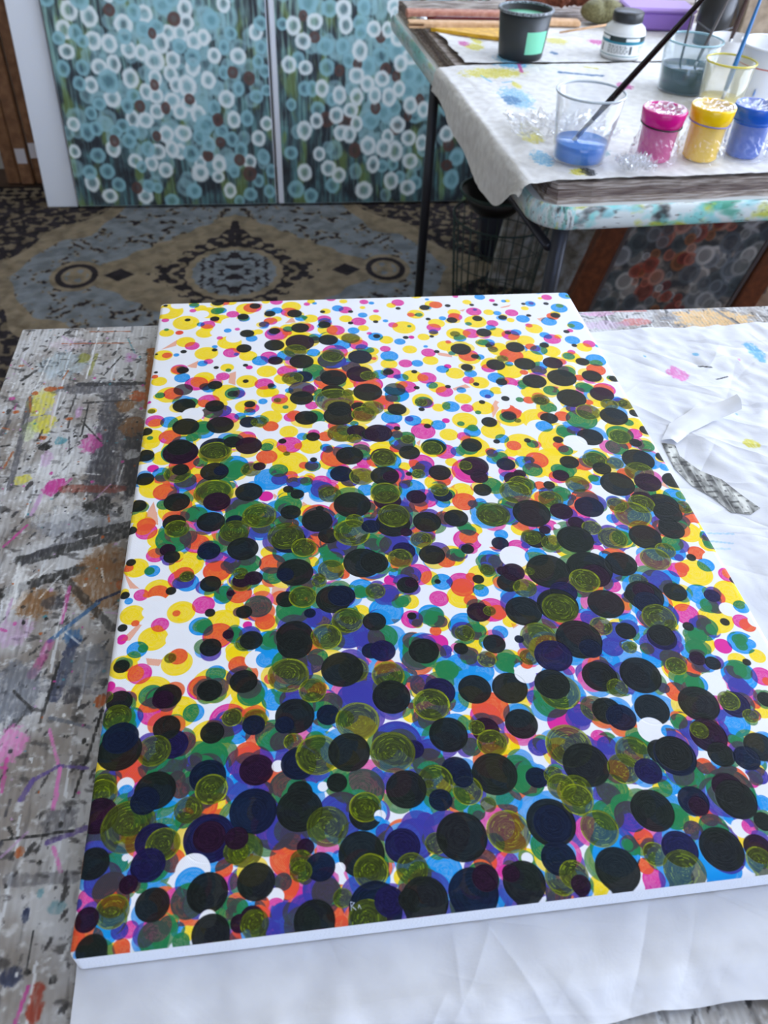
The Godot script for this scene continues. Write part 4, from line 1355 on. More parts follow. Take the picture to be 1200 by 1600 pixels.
# every dot of the canvas: paint, then centre and radius in millimetres from its far left corner, in the order they were painted
const DOTS := [
	["Y",9.7,18.3,15.6], ["W",19.1,5.4,7.9], ["W",4,16.8,6.9], ["K",5.5,5.7,2.5], ["C",36.2,6.8,5.5], ["Y",35.7,3.6,5.7], ["Y",43.3,13.5,6.8], ["Y",52.6,23,11.3],
	["W",45.1,25.8,7.6], ["M",35.2,18,3.6], ["C",65,19.3,6.2], ["CY",61,20.2,6.8], ["K",61.2,2.1,6.9], ["M",69.3,3.7,4.6], ["Y",75.1,1.8,6.9], ["Y",92.4,17.5,11.5],
	["M",98.7,15.6,9.8], ["K",101.6,12,6], ["M",77.6,27.8,6.8], ["C",89.5,37.2,6.5], ["K",88.6,33.5,6.2], ["K",58.8,36,5], ["Y",65.3,36.8,9], ["W",75.5,44.3,9.8],
	["Y",29.1,42.2,13.8], ["K",30.4,36.5,3.1], ["C",44.5,46.3,4.2], ["Y",51.3,53,6.6], ["M",51.9,47.8,7.7], ["M",7.3,35.9,3.9], ["Y",10.3,60.9,7.5], ["CY",9.8,54.7,2.6],
	["MMY",23.3,61.3,4.1], ["Y",49.4,63.3,9.3], ["W",61.4,63.1,6.8], ["C",72.7,60.2,4], ["M",82.8,58.1,2.8], ["W",92.8,54.5,8.3], ["Y",104.3,64.7,5], ["C",97.4,77,6],
	["K",92.7,67.1,7.5], ["Y",74.8,83.2,12.4], ["W",79.1,75.4,8.2], ["M",64.9,74.1,3.3], ["Y",93.6,109,9], ["M",77.1,102.1,8.5], ["C",81.9,105.3,2.7], ["K",89.4,95.1,7.7],
	["Y",30.7,79.4,9.6], ["M",37.4,87.2,7.4], ["Y",52.1,101.8,11.8], ["K",60.1,96.1,2.9], ["C",60.1,90.2,2.9], ["Y",9.9,102.5,9.3], ["MY",13.5,102.7,5], ["K",2.9,100.1,1.6],
	["C",22.6,102.7,2.9], ["K",29.4,97.2,3.2], ["Y",26,129.7,7.6], ["M",26.9,128,8.2], ["K",30.4,130,5.8], ["C",30.4,142.7,7.6], ["Y",51.1,145,10.1], ["M",44.3,153.4,11.2],
	["Y",48.2,150.1,9.6], ["C",56.6,162.1,6.5], ["T",53.1,159.2,6], ["K",62,156.9,7], ["M",54.6,116.3,4.7], ["C",48.9,119.6,5], ["K",62.4,127.6,2.6], ["Y",73,128.3,6.7],
	["CY",74.3,133,2.9], ["M",69.1,143.2,6.6], ["Y",92.4,153.2,10.4], ["K",91,152.6,2.9], ["M",108.6,158.4,9.2], ["T",115.2,161.4,3.6], ["Y",109.9,171.1,9.1], ["K",90.9,125.5,2.6],
	["MM",94.6,129.4,3.4], ["C",105.7,118.4,8.4], ["Y",111.6,137.4,9.9], ["Y",8.9,147.4,7.5], ["MY",4.3,139.1,3.2], ["K",4.8,131.9,2], ["Y",19.9,169.7,12.2], ["M",23.7,168,9.3],
	["T",32.3,162.4,9.1], ["CY",11.4,170,4.7], ["C",39.2,182.9,7.8], ["Y",42.6,183.1,5.8], ["K",34.5,187.5,10.6], ["M",56.7,182.5,10.3], ["Y",52.4,185.5,5.9], ["K",62.3,190.3,8.8],
	["Y",72.8,170.1,12.8], ["C",80.8,171.6,9.5], ["M",84.8,172.7,6], ["T",78.8,172.3,5], ["Y",90.7,193.3,9.8], ["M",96.6,196.1,6.9], ["K",94.7,189.9,5.2], ["C",106.9,186.5,4.3],
	["Y",113.4,2.8,4.7], ["M",125,3.4,7], ["K",121.1,-1.4,3.5], ["Y",140.9,15.8,10.7], ["C",125,22.8,6.3], ["M",138.1,26.9,9.2], ["K",143.7,30.1,8], ["K",117.2,29,6.1],
	["Y",123.9,40.4,5.7], ["M",117.6,44.3,7.3], ["Y",115.9,44.2,5.6], ["CM",110.7,50.3,5.6], ["C",150.1,39.8,6.3], ["CY",154.2,38.9,3.2], ["Y",160.4,41.5,8], ["M",158.1,11.1,3.5],
	["Y",163.1,5.6,4.5], ["C",166.6,10,2.6], ["Y",198.7,7.6,4.5], ["M",185.4,1,5.3], ["C",191.3,22.1,6.4], ["M",199.2,26,7.2], ["K",204.7,29.7,2.9], ["Y",177.5,27.4,5.6],
	["K",174.1,28.3,2.9], ["M",221.5,10.1,5], ["C",229.5,12.9,3.2], ["Y",218.6,22.1,3.2], ["M",232.6,30.2,3.2], ["C",217.1,37.8,5.2], ["Y",229.9,44.5,6.7], ["K",229.6,52.2,2.9],
	["C",240.4,51.1,3], ["Y",198.1,44.2,7.1], ["M",211.5,50.6,8], ["K",202.4,53.1,2.9], ["C",204.1,68.4,6.2], ["Y",215,64.2,5.9], ["M",174.9,43.4,7.4], ["C",175.1,48.9,7.4],
	["K",174.3,54.9,6.8], ["M",185.3,66.6,9.6], ["Y",176.9,65,10.7], ["Y",135.6,60.3,9], ["C",135.6,61.4,5.6], ["M",154.8,59.4,8.4], ["K",148.2,59.6,9.5], ["M",123,70,12.2],
	["MY",134.2,68.6,5], ["K",121.2,64.1,6.1], ["C",162.5,78.7,6.7], ["T",162.2,83.8,6.6], ["Y",147.3,73.6,6.7], ["KM",146.5,87.8,14.8], ["K",176,84.6,10.2], ["Y",192.3,82.6,4.4],
	["C",190.1,94.7,8.8], ["O",199.5,83.1,9.1], ["M",206.6,95.7,9.7], ["C",209.3,101.9,6.6], ["M",220.1,75,2.8], ["C",226.1,81.7,7.8], ["K",227.3,80.7,3.9], ["Y",236.5,88.5,7.3],
	["Y",219.6,108.5,6.6], ["C",216.5,106.3,5.3], ["M",219.6,122.2,2.7], ["KC",205.7,118.3,12.1], ["M",233.2,105.4,5.5], ["K",120.2,91.1,10.3], ["C",159.1,107.5,7], ["C",131.4,110.5,9.1],
	["O",141.4,103.4,11.3], ["K",146.4,122.6,12.2], ["M",114.3,111.3,8.5], ["KM",120.5,119.4,7.4], ["C",116.1,163.7,4.1], ["Y",114.9,172.3,7.6], ["Y",126.8,151.2,8.8], ["M",131.4,138.8,9.9],
	["KC",146.5,148.9,9.3], ["O",136.1,150.9,9.8], ["Y",162.6,127.9,5.3], ["M",181.3,108,13], ["CCM",176.8,123.1,14.5], ["CY",176.1,118.3,11.8], ["O",178.6,113.7,10.8], ["C",192.9,124.2,4.3],
	["CM",195,135.7,9.6], ["CY",157.1,138.7,10.5], ["Y",173.4,152.6,17.5], ["C",164.8,148.4,9.4], ["M",182.2,147.8,9.4], ["M",168.7,159.5,12.4], ["K",176,152.8,13.1], ["Y",189.2,162.7,8.3],
	["KM",202.2,148.2,13.2], ["O",210.3,151.6,7.4], ["C",222.1,150.5,7.9], ["Y",215.8,150.1,3.2], ["K",231.1,146.6,5.3], ["M",208.7,165.9,14.5], ["K",206.7,178.9,14.1], ["C",132.1,170.9,4.1],
	["M",151.5,170.6,7.1], ["TCM",143.9,170,12.7], ["K",143.2,183.7,11.1], ["CY",161.3,176.5,6.1], ["C",158.7,184.9,6], ["K",173.6,175.6,11.2], ["O",174,189.4,17.1], ["O",187.7,178.4,5.1],
	["Y",195,187.5,4.1], ["Y",126.2,194.2,11.9], ["M",122.6,183.9,7.8], ["O",120.5,185.5,3.5], ["C",127.6,196.8,2.8], ["M",152,196.1,6], ["M",193.8,199.2,8], ["K",195.7,201,7],
	["O",208.5,203.6,10], ["K",177.4,203,11.4], ["MY",217.9,192.6,8.1], ["C",227.3,176,5.2], ["M",259,13.8,7.1], ["Y",250.8,19.2,5.3], ["K",257.7,26,2.9], ["Y",281.5,-0.7,6.6],
	["C",292.9,8.5,2.4], ["Y",295.9,19,7.2], ["MY",300.8,20.9,7.4], ["K",287.3,25.9,5.7], ["K",313.9,23.5,3.3], ["M",326.5,3.5,3.3], ["C",354.1,6.5,6.1], ["Y",337.1,17.1,5.2],
	["K",341.3,23.4,2.7], ["MM",366.4,15,3.4], ["K",368.2,24.3,3], ["C",379.5,17.2,3], ["Y",275.3,39.4,9.4], ["M",269.8,40.2,4.2], ["C",278.6,40.8,4.2], ["K",274.7,41,1.4],
	["Y",258.5,65.4,12.6], ["M",247.5,59.8,5.2], ["C",264.6,63.4,2.3], ["K",287.3,50.2,2.9], ["C",303.4,49.6,4.1], ["Y",294.9,59.4,9.2], ["M",290.5,67.8,7.8], ["CM",288.7,76.2,5.1],
	["K",285.3,84.8,2.5], ["Y",318.3,38.6,7.3], ["M",317.7,47.6,7.9], ["MY",317,45.3,5.9], ["K",313,53.9,6], ["M",340.7,37.7,8.6], ["CM",342.8,33.7,2.4], ["Y",357.1,40.2,6.1],
	["C",366.2,42.6,4.5], ["K",370.1,51.8,4.9], ["Y",338.1,58.7,12.2], ["K",341.6,52.3,5.6], ["C",329.6,62.6,3.7], ["M",356.1,63.1,6.4], ["C",352.4,71.6,5.5], ["Y",357.1,81.5,9.1],
	["K",342.6,81,8.2], ["Y",313.4,81.9,11.9], ["C",314.7,90,6.8], ["O",311.1,81.8,5.1], ["M",328.5,81.8,9.1], ["Y",323.6,80.5,4.6], ["M",364.6,87.2,4], ["Y",276.6,85.5,6.5],
	["K",257.5,85.3,3.1], ["MM",263.6,85.1,3.1], ["C",250.2,92.8,5.9], ["Y",258.4,108.1,7.5], ["C",275.7,103.6,2.4], ["M",276.7,115.2,7.5], ["K",285.6,113.8,2.9], ["Y",276.5,129.4,8.1],
	["Y",297.3,103.6,9.5], ["M",300.9,96.7,3.1], ["C",300.8,117.8,3.8], ["K",311.5,110.9,10.7], ["Y",317.3,127.7,11.5], ["M",317.2,122.8,10.4], ["C",328.2,126.5,4.9], ["K",323.4,125.2,4.2],
	["Y",337.1,101.1,7.8], ["C",343.5,100.5,6.5], ["CY",337.3,100.1,5.4], ["CM",345.1,103.6,4.2], ["K",342.2,106.5,3.9], ["O",345.1,113.7,5], ["Y",350.5,115.1,10.5], ["M",354.2,123.3,4.4],
	["C",235.7,118.8,9.2], ["Y",233.5,132.7,8.6], ["M",250.3,133,7], ["C",262.2,133.6,5.9], ["C",286,145.7,6.4], ["MM",292,141,3.8], ["Y",297.3,153.5,9.4], ["C",312.7,155,6.4],
	["K",311.1,144.2,6.1], ["M",308.3,166,5.8], ["Y",318,170.9,10], ["K",314.5,173.3,3.1], ["Y",253.9,155.5,10], ["M",267.7,159.7,9.5], ["Y",263.5,158.9,5.8], ["K",256.9,148,3],
	["CM",238.5,155.3,3.7], ["C",243.5,157.1,6.3], ["M",234.1,148.6,9], ["Y",275.5,175.9,8.8], ["C",270.7,172,5.7], ["M",281,183.3,8.5], ["K",285.9,175.4,2.9], ["M",245.5,172.9,9.9],
	["Y",240.8,169,6.2], ["K",255.1,175,2.9], ["CC",234.3,185.2,11.8], ["TCY",233.5,176.4,10.3], ["CM",228.5,189.9,6.1], ["Y",297,195.8,8.2], ["C",297.9,181.9,4.7], ["Y",332.2,141.2,6.5],
	["M",333.1,147,7.5], ["K",341.5,141.5,9.7], ["O",351.2,131,5.5], ["Y",346.5,155.4,6.4], ["C",336.9,164,8.7], ["K",340.5,171.5,5.8], ["Y",331.9,185.2,6.2], ["C",321.4,189.7,7],
	["CM",321.7,194.1,3.1], ["Y",312.9,211.3,10.6], ["K",314,202.6,3.1], ["K",337.8,198.7,4.1], ["Y",257.6,195.4,10.2], ["C",258,198.9,8.6], ["M",259.8,200.7,7.6], ["O",255.5,198.7,5.6],
	["K",254.3,209.5,3], ["Y",270.8,208.2,6.1], ["C",282.8,207.4,8.3], ["Y",278.8,203.8,4.1], ["M",297.8,211,6.1], ["K",231.2,207.8,9], ["C",424.2,-2,5.2], ["M",431.2,11.7,6.1],
	["Y",423,13.2,2.7], ["C",454.6,8.4,7.9], ["Y",457.3,10.3,3.4], ["K",426.7,25.5,3.2], ["K",400.6,24.5,2.6], ["C",408.6,24.7,6], ["M",409.8,23.8,3.1], ["Y",383.9,16.9,3.1],
	["Y",399.7,34.2,4.5], ["M",382.5,42.8,7.3], ["Y",377.6,57.8,4.4], ["C",391.9,56,7.6], ["K",400.2,49.5,2.9], ["C",439,36,9.5], ["Y",441.1,30.8,4.5], ["MY",426.7,52.9,7],
	["K",430.3,50.9,5.6], ["C",419.5,63.2,8.7], ["Y",399.1,76.6,9.4], ["M",395.1,69.9,4], ["C",407.3,89.9,5.7], ["M",413.2,98.1,9.3], ["C",409.9,93.3,4.5], ["Y",420.9,93.9,4.3],
	["C",446.8,73,8.7], ["Y",441.4,73.1,4.4], ["M",437.5,82.9,3.4], ["K",432.9,84.7,3.4], ["C",434.5,101.5,8.1], ["K",433.4,111.8,3.1], ["Y",442.9,116.1,8.3], ["M",450.2,109.8,6.7],
	["C",458.8,114,3.3], ["M",370.3,87.6,9.7], ["Y",373.3,92,6.8], ["K",368.5,82.8,3.6], ["C",377.4,82.8,5.9], ["Y",383.8,98.9,9.6], ["K",401.3,109.3,5], ["MY",386.3,111.4,6.1],
	["C",393.2,117.9,9.1], ["M",390,114.7,5.6], ["Y",405.1,120.7,10.5], ["K",369.5,110.9,9.8], ["MY",362.1,125.8,12.1], ["Y",353,109.2,7.8], ["Y",383.3,129.2,11], ["C",386.4,146.8,7.6],
	["CM",383.3,154.2,8], ["K",371.8,142,11], ["C",355.6,140.9,4.3], ["Y",353.5,154,12.8], ["MY",367.1,156.8,4.3], ["M",410.7,140.8,5.4], ["KM",401.2,142.1,10.3], ["Y",423.3,132.8,9.9],
	["C",421.4,131.3,6.4], ["M",426.5,124.1,4.2], ["C",447.8,140.3,10.7], ["Y",446.5,146.1,6.5], ["K",432.7,142.2,7.1], ["MY",442.3,157.3,9.9], ["K",434.3,168,10.1], ["MY",420.9,169.9,5.3],
	["CY",411.2,158,9.1], ["K",403,168.6,14.8], ["CY",452.5,172.1,3.7], ["K",455.7,174.1,5.3], ["M",347.9,172.4,8.4], ["CY",362.2,175.8,6.3], ["C",358.2,180.9,4.2], ["K",373.7,172.4,12.1],
	["W",346.1,186.2,9.9], ["Y",366.8,191.2,11.4], ["CY",351.4,201.4,3.9], ["MY",360,202.9,5.6], ["KM",370.6,204.5,6.1], ["O",371.6,202.9,8.2], ["CY",386.2,189.1,7.8], ["Y",388.3,187.5,6.8],
	["K",402.7,202.6,14.4], ["C",422.8,188.2,7.3], ["CY",420.2,186.2,8.3], ["M",439.9,191.2,10.9], ["KM",434.6,198.8,11.9], ["C",447.4,207.6,4.1], ["MY",417.8,210.6,4.1], ["Y",425.7,212.9,6.1],
	["O",436.6,215.4,8.1], ["CY",375.9,216,8.1], ["W",350.7,214.1,7.1], ["MY",337.5,214.8,6.1], ["CM",397.1,219.2,5], ["MM",2.1,180.1,2.1], ["Y",6.1,193.5,4.3], ["O",5.6,194.3,3.3],
	["CM",69.3,198.2,8.7], ["CY",60.6,199.2,9.7], ["M",77.2,210,7.7], ["C",85.8,207.5,5.3], ["Y",37.5,218,16], ["M",9.6,208.9,8.6], ["Y",10.9,212.9,7], ["C",22.5,211.4,8],
	["W",42.9,201.9,10.1], ["C",52.9,226.9,10.8], ["CY",52.7,220.7,8.5], ["K",37.5,219.2,12], ["K",68,219.1,12.3], ["KC",93.5,216.8,8.2], ["K",3.3,223.8,5.5], ["Y",9.5,231.1,9.2],
	["Y",8.3,239.9,8.2], ["C",7.3,233.1,2.7], ["M",24.3,233,9.7], ["Y",26.9,229.4,9.3], ["CY",43.9,235.2,5.6], ["K",5.2,257,7.8], ["Y",20.7,261.1,9.8], ["C",33.9,255,15.8],
	["M",39.9,266.8,11.6], ["Y",41.1,272.5,8], ["KM",34.8,255.1,15.4], ["K",33.5,247.7,10.9], ["KC",64.7,251.7,13.8], ["O",64.4,257.4,13.2], ["CY",69.2,246.1,6.5], ["Y",54.4,270.8,5.4],
	["CY",52.5,269.3,6.3], ["CY",79.4,242.5,9.8], ["K",79.4,244,7.9], ["M",91.5,238.9,8.4], ["KM",93.3,250.3,11.6], ["W",82.3,261.7,4.1], ["MM",13,274.4,4.8], ["C",20.3,281.1,7.4],
	["CY",21.6,285.9,6.1], ["K",7.3,287.4,7.8], ["M",36.6,272.1,10.7], ["Y",49.6,284.2,7.9], ["O",33.6,282.9,10.5], ["K",36,277.6,7.1], ["Y",16.4,298.7,12.9], ["C",40.9,296.2,9.4],
	["CY",40.7,291.5,9.2], ["M",25.9,304.7,10.7], ["Y",25.4,304.7,9.4], ["MY",50.6,289.7,5.3], ["C",81.5,280,11.7], ["CY",85.1,280.2,9], ["O",95,282.4,8.1], ["C",80.6,275.7,12.6],
	["CY",78,286.5,8.9], ["K",64.4,282.7,12], ["KC",69.9,281.8,6.2], ["CY",64.2,302.7,14.8], ["O",64.3,309.2,15.1], ["C",78.1,301.3,4.4], ["KM",67.2,319.7,11.1], ["M",69.8,323.7,8.1],
	["Y",71.5,323.8,6.8], ["K",93,310.4,11.3], ["Y",36.1,327,15.1], ["C",25.6,319.3,6.3], ["Y",24.7,319.8,5.5], ["K",35.2,317.6,10.6], ["Y",47.2,311.7,8.6], ["Y",6.4,320.8,7.1],
	["K",4.6,319.4,7.1], ["Y",12.1,339.5,6.9], ["MY",13.1,341.3,7.3], ["MY",40.7,334.8,5.8], ["K",34.5,341.4,9.1], ["C",53.1,331,9.2], ["CY",51.5,333.3,8.8], ["K",63.1,342.7,11.2],
	["CY",86.9,325.2,7.7], ["CY",86.9,333.9,12.7], ["KC",81.9,344.4,7.5], ["O",94.5,344.3,6.7], ["C",94.6,201.7,5.4], ["O",102.7,217.5,6.9], ["Y",113.9,211.2,10.2], ["MY",113.1,224.5,7.2],
	["M",131.9,212.5,6.6], ["MY",135.4,209.6,6.9], ["C",155.6,215.9,8.3], ["CY",152.9,212.5,8.8], ["K",145.9,214.4,10.6], ["K",176,213.4,14.3], ["W",158.2,228,7.7], ["Y",129.1,233.5,8.4],
	["C",141.1,241.3,5.2], ["M",151.3,237.5,5.3], ["K",150.3,242.3,6.2], ["MY",161.5,242.9,6.7], ["Y",147.4,255.3,10.3], ["M",128.8,252.3,11.2], ["Y",121.6,256.2,4.5], ["Y",137.1,254.4,4.2],
	["K",122.9,246.6,3.6], ["O",126,263.8,2.8], ["C",189.1,226.4,3.9], ["M",196.6,210.9,11.9], ["O",199.4,212.8,10.9], ["Y",178,241.1,10.6], ["O",175.7,239.4,11.5], ["M",173.3,228.4,8.7],
	["KM",189.9,237.4,8.7], ["O",186.9,247.9,6.2], ["CM",199.9,244.3,8.7], ["K",202,243,8.2], ["Y",128.6,276.8,15.5], ["Y",111.1,249.4,7.5], ["Y",119.1,261.8,7.4], ["MY",108.8,266.7,9.2],
	["CY",109.1,253.7,5.6], ["C",160.8,258.5,5.4], ["CM",162.1,260.8,4.7], ["M",168.7,271.5,13.9], ["Y",167.8,271.4,12.1], ["Y",161.6,279.5,8.3], ["K",180.4,271,12.1], ["CY",190.9,264.6,8.5],
	["M",191.9,281.9,6.5], ["M",140.4,280.6,4.6], ["C",147.6,281.9,6.9], ["CM",146.7,281.8,5.9], ["K",148.8,273.9,3.1], ["Y",144,296,4.9], ["C",110.9,296,13.4], ["CY",118.3,285.7,8.1],
	["M",127.9,293.3,6.3], ["CM",118.9,296.7,7.1], ["CM",130.3,301.6,6.2], ["MM",106.9,316.7,6.1], ["KM",102.2,278.9,5.4], ["C",136.3,306.1,9.8], ["CY",141,301.2,5.4], ["K",125.5,309.8,4.4],
	["Y",125.2,315.7,8.8], ["C",131.4,314.9,7], ["K",132.7,316.3,5.7], ["M",153.4,303.5,8.5], ["CM",153.7,312.8,9.8], ["C",148.8,319,5.3], ["O",159.4,318.6,8.8], ["M",160,310.8,7.6],
	["Y",172.4,313.1,8.9], ["KC",171.4,294.2,10], ["C",165.4,289.6,5.5], ["CY",170.8,290,6.4], ["CM",177.8,302.9,8.1], ["O",188.2,299,10], ["C",190,315.9,7.1], ["Y",166.8,325.6,5.3],
	["K",176.7,332.8,15.3], ["C",116.8,334,12], ["CY",124.7,328.4,11.2], ["K",126.3,337.3,8.3], ["Y",140,334.7,5.2], ["M",148.1,342.8,12.9], ["Y",146.5,341.5,11.2], ["K",146.8,348.8,12.3],
	["K",149.9,335,3.3], ["C",133.3,347.7,5.9], ["CY",171.5,351,8.5], ["O",176.6,351.4,6.8], ["CY",95.4,330.9,10.2], ["O",101.3,338.8,12.7], ["Y",120.6,347.8,7.6], ["CY",121.4,347.8,5.9],
	["MY",126.4,350.7,5.9], ["M",220.3,197.8,9.1], ["C",224.6,219.5,9.9], ["C",243.6,225.8,7.9], ["CM",240.5,223.1,4], ["Y",256,229.9,5.9], ["Y",278.1,207.9,4], ["Y",291.7,229.4,11.9],
	["CY",287.1,233.9,3.5], ["CY",306.8,218.3,3], ["MM",274.1,228.4,3.6], ["C",266,234.2,6.9], ["M",250.5,242.1,11.2], ["K",255.6,235,3.4], ["Y",273,248.8,8.5], ["C",295.3,246.3,7.8],
	["CY",296.9,241,4.9], ["M",286.1,252.6,6.3], ["KM",209.4,242,12.6], ["M",223.6,233.8,6.8], ["K",227.2,236.1,3.1], ["CM",226,244.8,5.3], ["C",229.3,255.7,12], ["CM",229.7,260.3,8.6],
	["CY",234.2,249.3,7.7], ["O",234.7,252.4,5.8], ["MM",222.4,264.1,5.7], ["K",233.4,270.9,9.4], ["Y",255.6,266.8,11.9], ["M",265.3,272,9.9], ["C",276.7,272.9,6.6], ["C",257.1,263.9,11],
	["KCY",255.9,265.3,10.9], ["O",254.6,266.7,8.6], ["Y",293.1,268.2,13.4], ["CY",287.1,269.3,9], ["K",290.7,265.1,9.4], ["C",194.7,273.6,4.7], ["M",201.5,279.9,7.4], ["Y",210.5,267.6,13.2],
	["C",212.6,280.8,12.1], ["KM",209.6,274.8,11.2], ["O",210.3,276.3,10.3], ["MY",209.2,270.4,6.6], ["Y",226.4,289,5.5], ["M",241.9,286,11.2], ["MY",235.4,285.5,4.6], ["C",238.3,296.9,8.7],
	["CM",243.1,290.3,7.4], ["O",236.9,299.6,5.5], ["MY",238.2,291.3,6], ["K",255.6,299.4,9.7], ["Y",268.3,286.7,5.6], ["M",281.9,299.1,15.7], ["KM",286.8,293.9,13], ["O",279.6,291.9,5.6],
	["KM",288.5,308,7.8], ["Y",249.7,311.6,9.5], ["MY",257.2,310.8,5.9], ["M",219.9,302.3,11.4], ["K",207.8,299.9,12.3], ["KM",212.7,301,6.8], ["K",228.7,298.9,2.7], ["CM",223.1,312,5],
	["C",228.6,317.8,11.2], ["Y",206.9,317.3,13.4], ["CY",205,318.5,10.3], ["KM",206.1,330.3,11.5], ["O",205.5,321.1,11.6], ["M",237.4,330.3,11.5], ["MY",230.7,338.7,7.9], ["C",245,328.4,6.2],
	["KM",230.6,327.8,8.4], ["CM",245,328.4,4.5], ["C",251.6,336.7,6.2], ["KC",253.2,327.8,8], ["CY",257.9,326.9,5.8], ["O",251.7,321.1,7.2], ["Y",270.3,324,9.9], ["MY",269.6,336.9,10.2],
	["CM",276.1,340.1,4.2], ["C",282.6,339.3,5.3], ["CY",282.4,344.4,5.3], ["K",287.8,324.1,7.7], ["C",210.4,344.5,14.8], ["CM",213.5,341,9.6], ["M",222.4,340.6,5.3], ["MY",196.7,342.1,3.5],
	["K",206.9,357.7,14.1], ["O",209,348.1,12.1], ["Y",190.2,345.3,5.2], ["CY",189.5,336.5,6.1], ["K",234.7,357.7,11.4], ["Y",248.4,354,5.2], ["MY",248.7,352.8,6.1], ["K",258.9,355.5,10],
	["Y",335.9,227.9,14], ["MY",338,221.5,9.5], ["M",344.5,220.3,4], ["CY",333.4,227.7,8], ["T",335,225.4,7], ["O",341.2,233.2,3.2], ["K",314.1,233.5,7.4], ["Y",314.6,247,11.2],
	["W",333.6,209.5,6.1], ["Y",360.8,233,15.9], ["M",372.5,205.5,6.1], ["W",379.9,231.2,9], ["MY",385.5,230,7.5], ["K",371.9,232.2,8.5], ["W",359.4,245.7,12.3], ["C",364,243.7,8.1],
	["Y",371.6,266.9,19.2], ["C",381.4,250.6,7.3], ["CY",380.5,253.7,7.8], ["CM",389.4,251.2,5.9], ["M",395.9,253.3,6.8], ["CY",402.3,236.2,14.9], ["O",412,225.4,11], ["K",402.2,262.4,12.1],
	["C",385.6,260.3,8.2], ["W",385.8,269.5,11], ["K",371.5,263.8,4.8], ["M",369.3,271.3,4.8], ["CY",374,279.1,6.7], ["MY",371.9,276,5.7], ["Y",336.3,268.6,15.8], ["M",328.8,268.8,6.7],
	["C",320.5,258.3,6.3], ["K",314.5,261.9,3.1], ["K",343,262.8,3.2], ["CY",346.4,267.9,5.3], ["Y",359.3,295.5,20.5], ["CM",306.7,277.5,5.2], ["M",305.7,275.2,4.6], ["C",306.8,285.5,7],
	["CY",313.1,283.1,6.6], ["KC",315.5,293.4,8.4], ["Y",324.1,278.1,5.7], ["M",315,303.2,8.3], ["M",344.4,290,10.3], ["Y",346.8,291.6,8.4], ["C",332.2,291.9,7.9], ["CM",337.7,289.4,4.7],
	["CY",337.2,302.2,8.8], ["KM",324.6,306.8,5.5], ["KM",318.3,313.2,9.1], ["O",322.1,320.3,10], ["CY",327.6,320.7,7.3], ["K",372.6,295.1,8.6], ["MY",384.6,299,8.4], ["CY",398.8,291.4,9.4],
	["O",396,294.1,10.3], ["Y",377,313.9,11], ["C",360.7,304.1,7.4], ["CY",364.6,307.3,8.8], ["M",357,313.6,8.2], ["KM",359.9,311.8,7.3], ["O",371.1,323.7,9.5], ["K",346.3,323,5],
	["MY",338.3,323,5.4], ["C",389.3,320.4,6.4], ["CY",387.4,317.5,4.6], ["MY",372,341.8,11.6], ["Y",298.6,321,9], ["CY",297.4,318.2,8.2], ["O",315.2,329.1,12.6], ["MY",324.6,328.5,5.4],
	["C",342.1,332.7,7.2], ["CM",342.5,331.4,5.4], ["C",354.4,341.6,8], ["CY",354.9,333.7,7.2], ["M",360.8,360,9.6], ["CM",361.5,339.6,3.6], ["KC",372.4,352.2,12.3], ["Y",336.9,341.4,11.5],
	["O",342.7,340.6,9.8], ["KM",347.6,355.1,9.6], ["C",306,347.7,8.8], ["CY",307.6,341.5,7.1], ["K",322.2,355.4,15.7], ["CY",289.9,355.1,13.1], ["O",290.2,353.9,13.1], ["MY",285.2,356,7.8],
	["KM",356,369.5,6.9], ["CM",448.2,212.8,7.1], ["O",452.8,216.6,7.1], ["K",434.7,234,13.4], ["CY",445.5,244.3,4.9], ["Y",451.1,246.3,8.9], ["K",457.4,230.4,6], ["K",458.8,256.5,6.8],
	["M",446,260.3,6.8], ["CY",431.4,260.7,12.6], ["O",430.3,263.8,9.7], ["MY",431.1,276.1,5.7], ["CY",449.3,279.1,8.1], ["K",441.5,273.9,5.7], ["CY",422.2,278.4,10.5], ["K",435.4,297.3,14.5],
	["O",412.7,299.8,7.4], ["K",398.9,305.8,8.3], ["C",445.7,306.8,3.2], ["MY",417.4,314.4,7.3], ["O",430.7,312.7,11.9], ["KM",433.2,326.8,11.8], ["CY",426.5,337.1,9.8], ["K",405.9,326.6,14.9],
	["K",459.4,294.8,6.5], ["C",455.7,309,4.6], ["K",456.8,326,9.9], ["C",449.8,345.7,9.7], ["Y",456.8,345,5.3], ["O",452.9,359.1,7], ["K",435.7,355,13.6], ["Y",431,340.2,8],
	["KM",420.8,347.2,9.7], ["O",418,352.2,10.5], ["O",406.2,364,14.3], ["O",396.7,351.7,7.9], ["MY",454.2,369.4,9.5], ["Y",457.7,363.3,5.2], ["C",387.6,367.3,5.2], ["M",425.3,374.4,6.9],
	["CY",439.1,376.8,8.5], ["K",431.5,377.4,7.7], ["Y",5.1,330.8,8.1], ["Y",7.9,341.6,5.4], ["M",13.9,349.2,8.4], ["Y",11.4,346.5,6.2], ["K",2.1,346.9,4.4], ["Y",26.1,357.3,11.1],
	["O",37.1,348.1,9], ["CY",35.1,359.4,13.8], ["MY",47.6,359.2,8], ["M",23,375,7.4], ["Y",23.5,370.8,7], ["KM",31.4,370.2,6.1], ["K",34.9,377.9,6.3], ["M",53.2,366,9.8],
	["Y",53.1,362.2,9.8], ["Y",69.3,366.2,10.7], ["C",63.2,371.9,8.9], ["KC",62.4,374.3,8.8], ["CY",68.5,371.1,4.9], ["CY",57.3,379.3,3.9], ["CY",80.8,358.4,11.8], ["O",81.7,354.6,10.9],
